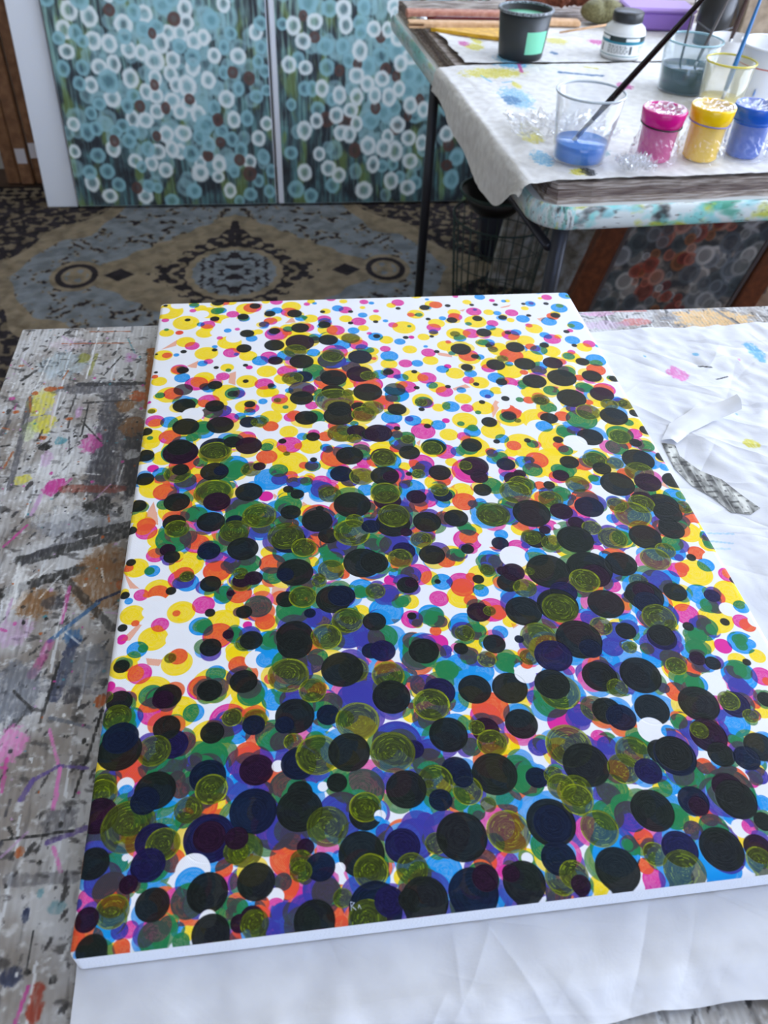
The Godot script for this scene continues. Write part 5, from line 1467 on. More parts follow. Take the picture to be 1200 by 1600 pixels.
	["MY",77.3,361.9,8.1], ["K",88.1,374.1,12], ["M",69.7,385.8,9.6], ["Y",71.6,395.5,10.4], ["MY",69,395.2,10.4], ["CM",80.2,388,6.6], ["CY",82,392.9,5.2], ["CY",89,391.2,5.2],
	["Y",9.4,386.8,9.3], ["M",3.8,386.3,3.8], ["Y",5.9,385.9,3], ["K",5.1,380.9,3.7], ["C",21.6,390.9,5.7], ["CY",19.5,390.7,3.8], ["Y",46.2,386.1,13], ["M",42.7,400.9,9.3],
	["MY",45,396.5,7.3], ["C",48,404.8,8.3], ["CM",46.2,403.5,6.3], ["O",47.2,398.5,5.1], ["Y",27.3,409.7,10], ["MY",27.5,413,7.5], ["M",15.5,413.6,5.4], ["Y",18.9,413.9,2.3],
	["K",36.4,411.6,3.8], ["Y",3.2,409.6,3.3], ["K",3.9,412.8,3.5], ["C",7.2,418.5,3], ["W",25.9,424.9,9.8], ["K",64.6,407.5,7.8], ["Y",64.4,416.5,4.2], ["C",73.8,420.7,6.7],
	["CY",74.6,417.4,7.2], ["KM",79.2,417.9,3], ["MY",85.5,418.5,9.3], ["O",87.2,408.5,7.7], ["KM",87.2,406.2,6.9], ["O",86.4,399.2,5.2], ["Y",11,431.4,8.7], ["W",22.2,429.9,4.9],
	["MY",13.7,439,2.8], ["Y",44.8,432,10], ["MY",41.5,432.8,2.8], ["M",60.2,426.8,8.1], ["K",65,434.5,3.7], ["K",5.3,442.3,3.4], ["MM",6.4,451.5,3.6], ["Y",26.9,453.5,10.2],
	["W",41.7,455.4,6.3], ["M",30.8,442,6.2], ["Y",29.1,446.1,4], ["Y",82.2,430.2,6.7], ["K",88.9,436.2,5.8], ["C",58.8,445.9,8.1], ["Y",74.2,444.3,11.8], ["CY",61.7,446.7,5.7],
	["M",71.1,455.3,10.8], ["Y",71.1,455.3,10], ["C",84,455.5,6.5], ["CY",81.6,455.3,6.4], ["KM",78,454.9,4], ["K",66.2,464.8,7.5], ["O",89.7,463.1,6.4], ["C",17,461.9,7],
	["CY",20.9,461.3,3.5], ["Y",82.5,468.3,6.3], ["MM",91.3,448,3.3], ["CY",111.4,344.1,3.7], ["C",101.9,357.6,9.1], ["CY",103.8,350,9.2], ["CM",134.7,361.8,4.6], ["KC",123.4,368.5,13.6],
	["O",121.4,363.2,13.3], ["C",121.1,380.8,10.7], ["Y",107.7,379.6,6.2], ["C",148.6,347.3,14.1], ["MM",157.8,350.8,5.6], ["K",154.7,366.2,8.3], ["MY",146.1,370.5,8.2], ["CY",166.5,358.1,7.5],
	["O",173.5,364,13.4], ["CM",164.9,376,11.9], ["CM",188.4,356.1,8.5], ["KC",189,358.8,7.5], ["CY",186.3,374.1,7.4], ["O",134.8,377.1,9], ["CY",133.8,379.5,9], ["C",156.2,382.7,9.9],
	["CY",150,380.9,4.5], ["CM",162.1,377,6.4], ["CY",156.4,391.3,8.1], ["O",153.8,401.9,9.3], ["K",178.3,396.9,14.8], ["CY",93.4,389.2,8.8], ["MY",110.1,391.9,10.1], ["CY",110.7,403.7,8.3],
	["K",126.9,401.7,13.6], ["KC",119.4,403.4,6.5], ["C",143.2,400.9,4.4], ["CM",144.5,408,3.5], ["O",144.2,412.6,5.2], ["Y",140.2,392.3,5.3], ["MY",163,407.4,4.4], ["KM",95.9,404.7,6.9],
	["Y",101.7,417.8,6], ["K",119.3,427.2,7.6], ["O",131.3,426.1,9.4], ["CY",124,437.4,12.6], ["KC",135.5,441.7,4.2], ["C",131.9,445.6,10], ["CM",141.9,446.6,9.2], ["CY",131.8,417.2,9.5],
	["K",153.2,430.4,12.8], ["C",174.7,422.3,9.5], ["CM",159.4,428.7,10.3], ["KC",159.5,427.6,9.9], ["CY",174.4,425.7,5.2], ["O",184.8,425.5,6.9], ["Y",171.6,444.1,6.8], ["O",161.6,450.6,10.4],
	["CY",163.7,446.6,7.6], ["CCM",160.7,460.9,14], ["K",180.6,453.5,8.4], ["CY",99,431.8,10], ["MY",103.7,446.1,7], ["Y",104.5,447.2,8.2], ["K",93.8,461.5,8], ["K",123.7,460.4,13],
	["CY",108.3,461.9,7.3], ["C",105.8,464.7,10.5], ["O",145.6,463.5,10.2], ["C",101.6,472.2,5.6], ["Y",136,472.6,6.4], ["CM",171.5,468.1,6.6], ["KC",175.3,478.4,6.5], ["MY",249.4,357.4,4.7],
	["CM",208.9,352.5,14.7], ["KM",216.2,367.7,4.7], ["M",229.1,370.2,10.3], ["Y",232.9,375.7,5.6], ["O",227,377.1,8.3], ["CM",205,380.9,11.9], ["CY",193.1,379.8,8.2], ["KCM",211.4,387.7,9.1],
	["K",187.3,397.8,10.7], ["O",207.7,394.8,9], ["C",220.5,388.5,4.6], ["K",232.6,393.6,10.2], ["Y",247.9,395.9,10.5], ["C",250.4,395.2,6.8], ["CY",252.7,395.1,5.5], ["MY",242.5,400.4,7.2],
	["M",263.6,380.4,11.6], ["Y",264.7,377.2,7.4], ["CY",264.7,368.1,6.1], ["Y",271,370,6.6], ["K",261.4,390.1,5.2], ["W",280,381.2,8.4], ["C",291.5,377,5.6], ["KC",288.4,386.4,6.9],
	["M",218.6,412.5,10.6], ["CM",213.3,412.1,8], ["K",209.3,422.1,8.1], ["KM",212,420.1,4.4], ["C",201.9,409.8,5.3], ["Y",200.8,405,3.6], ["CM",193.2,428.6,8.7], ["MM",197.5,416.4,5.3],
	["Y",226.8,416.8,7.1], ["C",235.5,421.3,8.1], ["CM",241.2,421.6,2.5], ["K",232.2,420.8,2.4], ["M",249.8,423.6,9.7], ["MY",249.8,428.2,8.8], ["Y",247.1,437,10.8], ["Y",267.2,418.2,11.1],
	["MY",258.1,418.5,4], ["K",263.3,421.4,4.4], ["C",276.3,402.2,9.1], ["CM",277.3,406,9], ["O",272.1,412.7,5.4], ["KM",283.5,415,4.5], ["C",262.8,432.3,6.1], ["Y",262.3,428.2,3.9],
	["M",267,451,11.1], ["MY",253.4,440.9,5.2], ["M",230.4,437.1,7.2], ["C",190.3,444.8,12.7], ["Y",208.5,437.8,6.9], ["CY",202.9,437.3,5.3], ["C",221.9,451.1,9.3], ["M",207.8,454,8],
	["CM",210.1,455.3,5], ["K",208,451.1,3.4], ["Y",227.4,459,7.6], ["CY",223.7,455.5,7.6], ["MY",222.8,465.9,4.2], ["C",244.6,462.8,10.9], ["CM",241.9,467.8,7.9], ["Y",250.8,469.7,9.2],
	["CY",252.7,468.8,6.2], ["O",243.1,469.9,6.6], ["KM",257.1,452.3,8.9], ["O",265.1,451.9,4.3], ["MY",270.8,453.6,6.8], ["CY",184.9,467.4,10.7], ["CM",177.3,468.6,9], ["KCM",183.4,479.2,8.9],
	["C",204.5,475.3,9.8], ["CY",205.8,477.5,8.2], ["MM",222.6,476.1,7.4], ["K",211.7,482,10.6], ["CM",227.3,482.6,4.1], ["Y",245,481.3,8.2], ["K",237.7,482.6,5.1], ["C",268.4,471.4,5.8],
	["K",261.9,481,8], ["C",303.3,360.8,6.7], ["Y",308.3,371.9,7.5], ["M",334.2,370.2,5.7], ["W",339.1,372,2.8], ["MM",354.8,370.7,7.6], ["Y",339.6,398,9.2], ["KM",327.9,375,4.7],
	["K",318.5,384.6,9.3], ["O",315,381.7,7.5], ["O",329.7,389.5,7.9], ["O",367,375.8,7.5], ["K",349.6,387.4,14.8], ["CM",366.2,390.1,5.6], ["M",301.3,392,8.3], ["W",296.1,401.5,11.4],
	["CM",308.4,390.1,3.7], ["C",313.5,403.1,9.1], ["CY",388,389.5,8.3], ["O",380.4,388.8,11.1], ["M",363.9,400.2,5.5], ["W",361.8,403.8,4.6], ["C",368.4,406.9,5.4], ["K",377.5,416.3,12.6],
	["K",285.2,426.9,8.8], ["KM",291.4,416.9,8.9], ["K",351.2,418.8,17.9], ["CM",366,425,8.9], ["KM",353.5,426.2,11.5], ["M",363,436.5,7], ["K",318.7,418.2,17], ["O",304.3,416.9,3.6],
	["M",309.8,433.8,5.3], ["CY",338.2,436.5,9.6], ["O",343.9,430,11], ["C",377.1,428.4,6.2], ["KCM",324.4,439.8,10.4], ["O",296.4,433.1,8.3], ["C",282.9,440.4,6.9], ["K",290,454.3,13.5],
	["K",316.5,451.4,15.4], ["O",317.5,454.2,12.4], ["M",308.3,464.7,7.6], ["K",352.6,453.7,13.7], ["CM",336.3,465.2,6.7], ["C",341.3,458.1,4.3], ["Y",369.2,453,4.3], ["K",373.8,447.8,5.2],
	["O",342.5,473.3,7.7], ["CM",351.8,479.4,9.1], ["K",358.9,479.1,7.5], ["C",364,470,6.7], ["O",294.7,479.1,12.4], ["KC",280.3,478.7,3.3], ["Y",277.4,462.8,5.1], ["K",322.9,482.8,16.5],
	["KC",328.7,491.5,8.1], ["O",356.5,493.3,4.9], ["K",436.2,364.8,12], ["Y",458,381.7,4.9], ["W",452.9,381.3,3.9], ["C",392,381.5,6.8], ["Y",443.9,387.5,11.6], ["MY",426.3,381.8,9.8],
	["K",431.8,383.6,10.7], ["K",407.1,389.8,13.1], ["CY",427,398.3,8.6], ["C",424.8,408.8,8.5], ["CM",425.7,414.1,3.8], ["O",417.9,405.6,7.6], ["O",406.6,413.7,11.3], ["C",458.4,392.9,5.8],
	["CM",458.8,394.4,4.8], ["Y",456.4,402.3,8.6], ["CY",457.5,399.7,5.7], ["MY",442,410.4,7.1], ["K",435.6,414.8,3.8], ["Y",432.1,430.1,13.8], ["W",453,419.2,9.3], ["C",444,423.6,6.7],
	["Y",439.6,424.5,3.2], ["M",419.6,426.4,7.4], ["MY",424,424.3,5.6], ["C",410.9,433.2,7.3], ["CM",399.1,435.8,11.9], ["O",384.9,434.5,6.9], ["K",409,447.6,9], ["Y",408.6,455.9,8],
	["K",384.4,448.9,14.4], ["KM",385.2,444.2,8.2], ["KC",384.6,456,10.7], ["C",426.8,451.7,9.9], ["M",438,455.1,7.1], ["KCM",435.7,453.7,6.2], ["Y",450.8,452.8,12.5], ["M",457,434.9,7.3],
	["Y",458.6,433.8,5.5], ["KM",459.6,440.2,3.6], ["Y",429,475.2,13], ["CY",429.8,462.6,7.1], ["W",442.2,467.3,6.6], ["C",453.4,466,6.1], ["Y",452.6,463.6,4.4], ["K",434.7,478.3,3.5],
	["M",447.2,479.2,6.5], ["MY",450.2,482.8,6], ["W",457.2,480.1,5.2], ["M",409,468.7,9.6], ["Y",407.6,460.5,5.3], ["Y",367.2,456.7,4.5], ["C",387.1,466.6,15.8], ["O",387.7,470.1,11.8],
	["Y",394.1,477.4,5.2], ["CM",412.2,476.9,4.3], ["C",415.7,483.9,9.4], ["CY",419.8,481,7.8], ["K",405.9,479.7,4.1], ["Y",408.6,494.1,10.6], ["CY",409.4,487.7,6.8], ["C",370.8,485,9.5],
	["KCM",382.8,487.3,10.7], ["K",383.6,485.2,9.4], ["M",390.5,495.5,5.1], ["C",398.9,501.6,7.6], ["CY",403.7,499,7.6], ["MM",424,498.8,6.3], ["C",438.7,497.1,10.1], ["CY",437.9,494.8,5.1],
	["W",449.8,499.2,6.7], ["C",444.5,498.7,4.2], ["CY",368.7,495.5,5.1], ["Y",444.9,509.3,5.8], ["MY",385.9,504.5,5], ["CY",382.1,505.2,7.5], ["KM",401.2,507.1,5.8], ["MM",6,453.6,3],
	["Y",9.1,475.4,9.7], ["Y",15,467.8,5], ["M",20.5,481.7,8], ["Y",17.1,481.3,6.2], ["K",8,474.6,5.4], ["Y",44.2,475.3,10.5], ["MY",44.8,470.2,6.4], ["O",39.6,471,3.8],
	["Y",84.2,472.5,7.7], ["MY",85.1,480.9,6.8], ["Y",68.5,495.5,14.1], ["M",61.1,496.7,9.2], ["Y",61,495.7,8.3], ["C",70.3,486.7,6.7], ["KM",65.3,499.1,7], ["K",66.5,499.2,8.2],
	["Y",48,513.6,12], ["Y",29.3,498.4,13.7], ["C",29.3,499.4,8.1], ["M",32.7,511.1,11.1], ["Y",31.3,503.4,8], ["K",39.6,500.9,9.3], ["KM",36.9,503,6.9], ["C",56.9,515,6.8],
	["Y",54.5,514.3,6], ["K",88.5,494.5,9.2], ["MM",1.7,489.7,4], ["K",9.5,502.1,8.4], ["O",0.9,497.4,4], ["C",18.6,514.3,7.1], ["CY",12.4,514.6,8.6], ["O",9.1,513.3,8.6],
	["CY",10.1,515.3,9.4], ["M",20.2,554.6,8.9], ["MY",22,549.8,9.7], ["C",40.6,545.9,12.9], ["CY",42.4,550.3,12.1], ["M",52.3,535,7], ["MY",49.3,537.3,7.7], ["KCM",44.6,535.9,10.1],
	["K",40.7,523.9,8.6], ["O",34,539.2,9.6], ["K",13.2,537,13.6], ["KC",13,528.2,11.1], ["CM",7.7,554.9,5.9], ["M",78.8,522.4,12], ["C",84.4,530.3,9.6], ["CM",80.4,524.4,7.2],
	["O",81.2,520.8,6], ["Y",67.9,534.8,13.3], ["CY",77.3,533.1,5.5], ["K",69,530.5,7.5], ["C",68.5,554.7,13], ["CY",67.5,547,11.6], ["KC",67.1,559.6,11], ["CM",57.6,550.2,5.3],
	["CY",58.1,560.3,6], ["O",69.6,568,9], ["M",86.9,552.5,9.3], ["C",83.9,566.3,6.8], ["MY",49,559.3,5.2], ["W",19.3,560.2,5.1], ["C",19.7,564.3,4.4], ["K",36.7,565.3,12.2],
	["O",6,559.6,7.7], ["K",123.5,467.8,12.3], ["W",96.2,477.9,6.9], ["C",103.5,478.6,6.7], ["C",114.6,470.1,11.4], ["C",108.2,510.3,8.3], ["Y",90.9,515.2,12.2], ["C",95.1,503.1,9.1],
	["CY",93.4,504.9,9.1], ["CM",124.1,490,11.1], ["M",106.1,494.3,4.2], ["O",118.1,492.5,12.8], ["CY",119.3,483.3,12.1], ["CM",134.8,484.8,7.8], ["CY",138.6,480,7], ["CM",167.7,510.5,15.2],
	["O",161.9,492.7,9.5], ["K",154.2,491.5,14.2], ["MY",137.8,504.5,5.1], ["O",133.4,506,8.4], ["CM",160.5,514.6,11.7], ["CY",132.9,514.7,7.5], ["CY",144.4,516.9,7.9], ["KC",142.1,525.2,7.4],
	["C",135.2,530,8.9], ["CM",119.8,511.5,8.3], ["K",120.9,523.9,12.6], ["KC",114.1,529.7,6.1], ["O",95.7,524.1,7.3], ["KC",94.8,527.7,7.2], ["CY",106.7,536.2,11.2], ["CM",112.1,541.2,7.5],
	["CY",111.4,539.4,7.2], ["O",119.2,542,5.6], ["O",160.5,531.7,13.1], ["CY",152.5,529,6.1], ["MM",93.8,554.9,13.1], ["MY",90.7,546.9,7.8], ["KM",96.1,558.5,10.4], ["C",89.9,567.8,8.3],
	["CM",99.7,572.1,6], ["W",109.2,557.4,3.9], ["CM",124,556.4,11.7], ["KC",121.7,557,10.9], ["C",133.4,568.3,9.2], ["O",133.7,552.3,12.6], ["CY",132.8,542.5,6.4], ["K",153.1,552.6,13.1],
	["CY",114.8,572.1,11.4], ["W",135.4,573.5,3.1], ["K",143.9,571.9,6.2], ["CY",158.8,577.6,13.4], ["C",169.2,568.8,4.7], ["K",121.5,576,7.6], ["C",205.9,485.6,11.5], ["CY",208.9,483.7,12.4],
	["CM",226.5,485.5,4], ["C",235.1,496.9,10.5], ["Y",222.3,498.8,7.4], ["CY",224.9,499,8], ["CY",241.8,490.2,6.2], ["O",253.9,493,6.2], ["Y",269.4,496.1,9.7], ["CY",266.5,496.9,7.9],
	["C",269.6,502.4,5.2], ["C",248.2,502.4,8.7], ["O",184.6,499.1,10.3], ["CY",190,503.7,6.9], ["C",198.3,500.5,6], ["K",184.5,516.1,12.6], ["M",210.1,508.8,7.7], ["CM",206.5,509.4,8.5],
	["KCM",216.7,515.4,10.6], ["C",227.1,524.3,7.6], ["O",210,524.5,11.3], ["MY",196.5,524.1,2.5], ["Y",195.5,530.7,5.8], ["CY",207.2,535.6,8.2], ["K",240.5,515.9,11.1], ["K",264.2,517.3,12],
	["W",275.8,503.1,5.2], ["MY",247.9,531.3,12.5], ["M",243.3,536.5,10], ["Y",229.9,539.8,5.8], ["KM",241.1,546.5,9], ["O",235.8,544.1,4.9], ["O",243.2,555.8,8.9], ["K",216.8,547.2,12.4],
	["CY",229.7,557.1,6.4], ["K",265.2,544.4,10.7], ["Y",251.9,557.6,8.1], ["C",201.1,542.4,8.2], ["CCM",183.6,549.6,15.7], ["KCM",193.4,555,6.4], ["O",180,555.4,13.1], ["CM",203,556,7.2],
	["CY",201.4,565.4,10.3], ["KC",217,572.2,9.4], ["O",203.3,577.4,10.1], ["K",184.8,580.4,12.3], ["C",174.1,573.5,6.2], ["K",240.1,576.4,14.1], ["CY",255.1,574.6,9.4], ["O",221.5,585.1,8.5],
	["Y",174.7,556.6,2.8], ["Y",198.8,578.6,2.7], ["O",283.5,494.3,6.2], ["C",272.9,496.5,5.3], ["KCM",300.7,494.9,13.3], ["M",308,507.3,4.3], ["W",277.4,507.4,7.4], ["MY",280.4,499.3,4.4],
	["Y",274.6,493.4,3.5], ["K",327.6,514.5,12.1], ["CM",330.7,510.6,9.5], ["CY",336.4,515.4,5.2], ["O",336.8,524.6,6.8], ["C",339.1,501.9,7], ["C",370.1,503.9,7.9], ["CM",344.5,491.6,8],
	["K",356.1,516.3,14.2], ["C",278.7,525.7,5.1], ["O",297,523.6,12.7], ["K",293.5,517.2,12], ["CY",288.8,530.6,11.8], ["O",316.2,538.3,8.7], ["K",324,541,10], ["KC",331.7,546.6,9.9],
	["C",310.1,529.9,3.4], ["CM",305.4,542,8.3], ["MM",292.9,546.3,10.7], ["Y",257.1,560,3.2], ["O",291.4,562.7,13.7], ["MY",282,566.1,5.6], ["M",312.7,559.5,5.7], ["CM",315.8,565.2,6.4],
	["K",298.3,576.6,14.6], ["O",330.6,571.2,10.3], ["CY",337.8,565.7,8], ["K",354.1,543.1,11.6], ["W",348.5,557.7,9.3], ["CM",271.7,561.5,6.4], ["KC",265.4,581.6,7], ["O",276.1,581,5.5],
	["O",321.1,581.6,9.4], ["KCM",335.7,584.8,8.6], ["C",343.8,591.6,3.1], ["O",287.3,592.2,9.2], ["CY",309.4,593.8,10], ["Y",313.4,585.8,2.7], ["CM",285.6,584.6,3.9], ["K",348.6,573.1,8.7],
	["CM",380.6,496.3,11.5], ["CY",437.6,499.6,4.4], ["Y",384.8,513.9,12.1], ["O",383.8,511.7,6.9], ["M",397.7,512,6.9], ["CM",402.2,512.5,6], ["MY",393.8,516.9,5.1], ["K",410.4,512,5.6],
	["W",403.2,528.2,9.3], ["Y",428.9,511.9,6.9], ["C",424.6,523.2,12.3], ["CY",424.7,519,7.2], ["M",440.2,525.8,7.6], ["M",421.2,538.2,9.1], ["CM",420.4,532,7.5], ["K",434.8,513.6,3],
	["MY",441.8,530.1,3.3], ["MY",375.7,531.5,7.6], ["C",392.2,527.1,7.6], ["CY",386.9,526.6,10.2], ["K",387.1,542.1,13.7], ["CM",368.2,527.8,4.2], ["KCM",411.5,545.1,9.9], ["O",408.5,541.9,7],
	["C",404.7,557.9,10.5], ["O",417.9,554.5,4.9], ["Y",427.4,551.6,5.7], ["MY",425.4,546.5,3.3], ["K",434.2,543.5,5.8], ["C",359,559.7,4.8], ["CY",368.7,553.2,5.7], ["Y",371.4,548.8,4.1],
	["CM",373.6,560.3,7.3], ["M",390.8,561.2,8], ["MY",387.4,558.9,6.5], ["KM",383.8,565.1,12], ["O",379.5,560.9,5.6], ["C",400.1,567.7,6.4], ["K",386.3,578.9,8.6], ["CY",400.6,572.3,4.7],
	["K",413.5,576.4,10.2], ["KC",401.5,583.1,8.5], ["KC",356.5,576.6,13.4], ["K",356.4,574.8,11.8], ["MY",372.4,585.3,5.4], ["Y",374.9,587.3,3.9], ["M",377,588.4,3.1], ["C",385.8,589.3,6.2],
	["M",397.3,597.3,5.3], ["W",392.4,595.1,4.6], ["CM",403.7,594.6,6.1], ["CY",359.6,591.6,10], ["Y",340.4,596.3,6.1], ["KM",380.7,600.6,9.8], ["CY",377.8,597.8,6.8], ["O",5.2,564.7,9.3],
	["KM",5.9,577.5,10.7], ["C",42.4,583.2,11.7], ["CY",24.5,579.5,11.7], ["O",23.4,585.6,14.4], ["Y",24,591.7,4.1], ["CM",9.4,592.7,9.7], ["KC",31.3,571.2,8.5], ["MY",51.7,566.9,5.2],
	["CY",64.7,565.5,9.6], ["MY",64.2,577.5,9.4], ["Y",72.9,579.3,8.6], ["O",56.6,579.4,7.7], ["CY",54.3,585.4,5.1], ["C",84.9,573.3,7], ["C",15.7,605,9.5], ["K",6.1,604.8,9.1],
	["CM",12.8,614.4,10.2], ["W",23.6,603.4,2], ["KCM",38.4,595.8,10.7], ["O",43.5,598.1,9], ["MY",49.8,608,6.5], ["KCM",36.1,608.9,9.6], ["CY",39.9,610.2,8.4], ["C",71.7,601.2,15.8],
	["KCM",69.1,597.5,14.6], ["KM",69.1,596.6,9.2], ["MM",78.4,607,5.8], ["O",84.2,606.8,6.6], ["MY",77.7,615.2,4.9], ["M",81.1,622.8,4.8], ["M",6.3,624.6,6.9], ["MY",17.3,619.6,9.3],
	["MY",19.6,626.1,8.5], ["O",19.5,631.4,8.4], ["KM",26.6,618.3,5.1], ["CM",30.9,613.2,5.6], ["CY",33.1,619.8,3.9], ["C",0.3,625.4,3], ["KM",6.8,634.1,6.4], ["C",17.6,641.5,6.7],
	["CM",24.4,641.6,4.5], ["K",40.2,630.3,9.2], ["W",60.7,614.9,9.7], ["C",60.2,621.3,8.8], ["CY",59,630.5,9.4], ["K",69,627.4,11.1], ["Y",49.2,637,6.2], ["M",29.7,641.5,4.5],
	["CY",48.7,641.4,4.6], ["C",54.3,644.3,3.8], ["CY",42.2,646.5,8.3], ["CY",80.4,638.3,7.1], ["MY",2.1,643.4,5.2], ["Y",6.8,645.3,4.4], ["K",11.1,649.4,8.1], ["MY",26,649.7,4.5],
	["Y",21.6,650.6,3.7], ["W",69.6,640.8,4.7], ["K",71.3,648.4,10], ["Y",59.8,646.4,3.8], ["KM",86,644.9,4.7], ["CY",56.1,650.3,4.5], ["K",120.7,586.4,13.5], ["KC",93.9,584.3,13.8],
	["CM",100.8,583.3,7.8], ["O",89.5,606.6,9.1], ["KM",84.5,599.2,6.7], ["CM",106.5,597.3,11.1], ["C",109,599.3,7.6], ["M",119,603.9,5.1], ["CM",117.4,601.1,8.5], ["CCM",144.8,591.7,13.9],
	["K",158.7,593.2,9.6], ["O",159.2,588.7,8.8], ["O",136.4,597.9,11.2], ["W",167.2,595,3.5], ["C",164.9,600.1,5.2], ["CM",168.6,605,5.2], ["K",154.1,615.8,13.1], ["CY",160.4,622.8,8.4],
	["O",158.4,625.8,9.1], ["C",141,615.6,3.4], ["W",141.2,622.3,3.3], ["KCM",177.8,613.8,10.2], ["KM",123,608.6,5], ["MY",113.5,613.4,10.8], ["O",120.1,615.8,5.8], ["KC",130.6,620.3,8.3],
	["CY",122,625,4.1], ["O",119.8,621.5,5.8], ["CM",129.8,632.3,9.8], ["CY",132.9,634.2,8.1], ["M",116.6,636.3,7.2], ["MY",113.7,628.9,4.9], ["Y",112,630.3,5.7], ["CY",109.7,626.1,4.9],
	["W",105.4,633.5,4.8], ["K",95.1,624.4,10.4], ["MY",98.2,636.5,4], ["M",105.3,639.6,5.6], ["C",109.1,643.8,7.1], ["CM",111.4,645.6,8.7], ["O",141.5,638.3,4.9], ["MY",136.8,645.5,4.8],
	["K",125.5,648,11.1], ["KM",92.6,642.7,6.3], ["O",94.1,645.9,7], ["CY",85.5,637.4,5.5], ["Y",175.3,631,5], ["C",157.1,629.8,11.5], ["KC",158.6,645.7,14.5], ["O",153.6,650.4,9.6],
	["KCM",166.3,642.7,8.1], ["MY",175.2,637.4,3.3], ["K",176.9,643.1,5.7], ["CM",101.1,649.6,4.7], ["MY",139.5,651.1,4], ["MY",84,651.3,3.1], ["KC",204.2,589.3,7.1], ["CY",215,589.6,7.1],
	["KC",220.3,576.8,6.4], ["CY",259.9,582.9,10], ["C",245.1,593.8,8], ["O",278.9,588.8,8.1], ["C",195.3,593.9,10.6], ["M",193.2,600.9,5.2], ["CM",185.5,610.7,12], ["O",197.1,614.6,6],
	["K",212.5,612.3,14.8], ["CY",224,598.9,5.3], ["O",232,595.1,4.4], ["CM",230.4,618.2,6], ["O",240.2,612.3,12.1], ["K",266.4,609.8,14.6], ["KC",267.1,610.8,11.3], ["CY",260,623.2,9.4],
	["Y",247.3,627.8,5.1], ["W",247.1,628.6,3.4], ["M",234.4,630.6,7.6], ["MY",223,627.6,6.7], ["C",198.5,630.7,10.8], ["CY",185.1,630,6.7], ["O",181.3,627.1,8.3], ["K",185.6,644.4,13],
	["KC",212.8,643.5,13.9], ["CY",219.2,637.1,9.5], ["KM",221.1,636.5,7.5], ["K",242.1,641.2,12], ["KM",235.8,635.7,5], ["C",229.4,647.8,4.9], ["CY",204.2,648.8,5.7], ["CM",259.6,648.8,7.4],
	["O",263.5,641.2,8.7], ["KC",264.9,630.6,10.1], ["CY",267.2,631.7,7.6], ["Y",371.5,593.7,3.1], ["C",345.8,594.3,7.2], ["O",286.1,597.8,9.1], ["CY",301.6,609,9.5], ["O",293.8,616.4,10.4],
	["CM",314.4,611.4,9.5], ["K",329,609.3,13], ["C",298.9,629,14.5], ["K",296.5,640.3,12.8], ["MY",317.8,625.1,5.8], ["O",321,634.4,6.5], ["Y",313.7,630.6,3.9], ["M",315.2,648.1,6.6],
	["MY",313.1,640.3,4.7], ["CY",309.1,629.1,4.8], ["CY",341,614.3,8.4], ["KC",356.1,606.4,9.5], ["KM",357.9,609.8,6], ["M",361.5,616.6,5.9], ["C",375.9,618.1,5.9], ["CM",348.9,623.5,5.8],
	["KCM",336.5,633.1,10.6], ["O",334.4,645.5,11.3], ["C",355,643,11.3], ["CY",361.5,623.8,8.8], ["K",360.8,635.8,12.9], ["CM",361.5,637.9,11.9], ["CY",381.9,602.6,15.1], ["K",382.7,608.2,12.5],
	["MY",385.9,596.4,10.2], ["W",377.7,625.6,5.8], ["M",383.3,625.2,4.8], ["K",392.9,623.1,5.8], ["KM",382.3,638.2,8.5], ["O",380.1,644.8,7.5], ["Y",283.6,647.3,5.6], ["O",271,640.3,7.6],
	["KM",273.2,646.1,5.6], ["C",356.3,647,11.2], ["C",398.4,612.1,4.9],
]
# peach slivers left between the dots, corners in millimetres
const SLIVERS := [
	[21.9, 74.8, 21.4, 85.8, 6, 92.6, 9, 89.9],
	[44.8, 114.3, 43.3, 127.2, 38.1, 126, 33.8, 122.9],
	[75.4, 138.6, 81.6, 135.4, 81.2, 158.6, 74.6, 154.6],
	[141.1, 37, 144, 48.1, 132.7, 49.5],
	[341.6, -2.2, 355.4, -2.6, 344.3, 2.8],
	[332.3, 31.5, 328.8, 37, 324.5, 34.4],
	[285.2, 114.8, 299.9, 119.7, 299.9, 125.6, 286.3, 120.8],
	[303.8, 172.6, 307.9, 178.2, 291.2, 182.3, 289.8, 178.7],
	[386.2, 25.3, 382.7, 29.8, 373.5, 32.2, 372.1, 30.3],
	[407.5, 56.3, 419.2, 53.6, 410.5, 63.1],
	[13.4, 325.1, 16.8, 315.4, 21.8, 336.7, 11, 335.8],
	[137, 325.7, 140.3, 329.7, 134, 333],
	[113.1, 313.3, 116.4, 317.5, 113.7, 321.1],
	[241.5, 258.2, 246.1, 254, 243.7, 262.9],
	[259.4, 319.1, 265.6, 315.6, 258.4, 338.6],
	[257.9, 346.1, 260.9, 348.9, 258.9, 350],
	[327.3, 200.5, 332.4, 206, 318.9, 228.2, 320.6, 211.9],
	[447.1, 321, 448.8, 336.3, 443.9, 331.8],
	[12.1, 327.4, 20.4, 328.1, 22.4, 342.9, 11, 335.3],
	[3.7, 398.5, 1.2, 390.2, 8.2, 401.1, 13.7, 407.3, 7, 406.7],
	[15.8, 439.7, 18.3, 441, 11.6, 453.5, 4.5, 453.8],
	[109.5, 415.1, 102.8, 408.8, 124, 417.6, 108.4, 423.9],
	[192.7, 452.5, 199.4, 453.2, 194.6, 456.9],
	[278, 463.9, 283.4, 466.5, 278.4, 469.2],
	[23.6, 469.6, 34.7, 471.8, 32.6, 476.8, 24.9, 475],
]
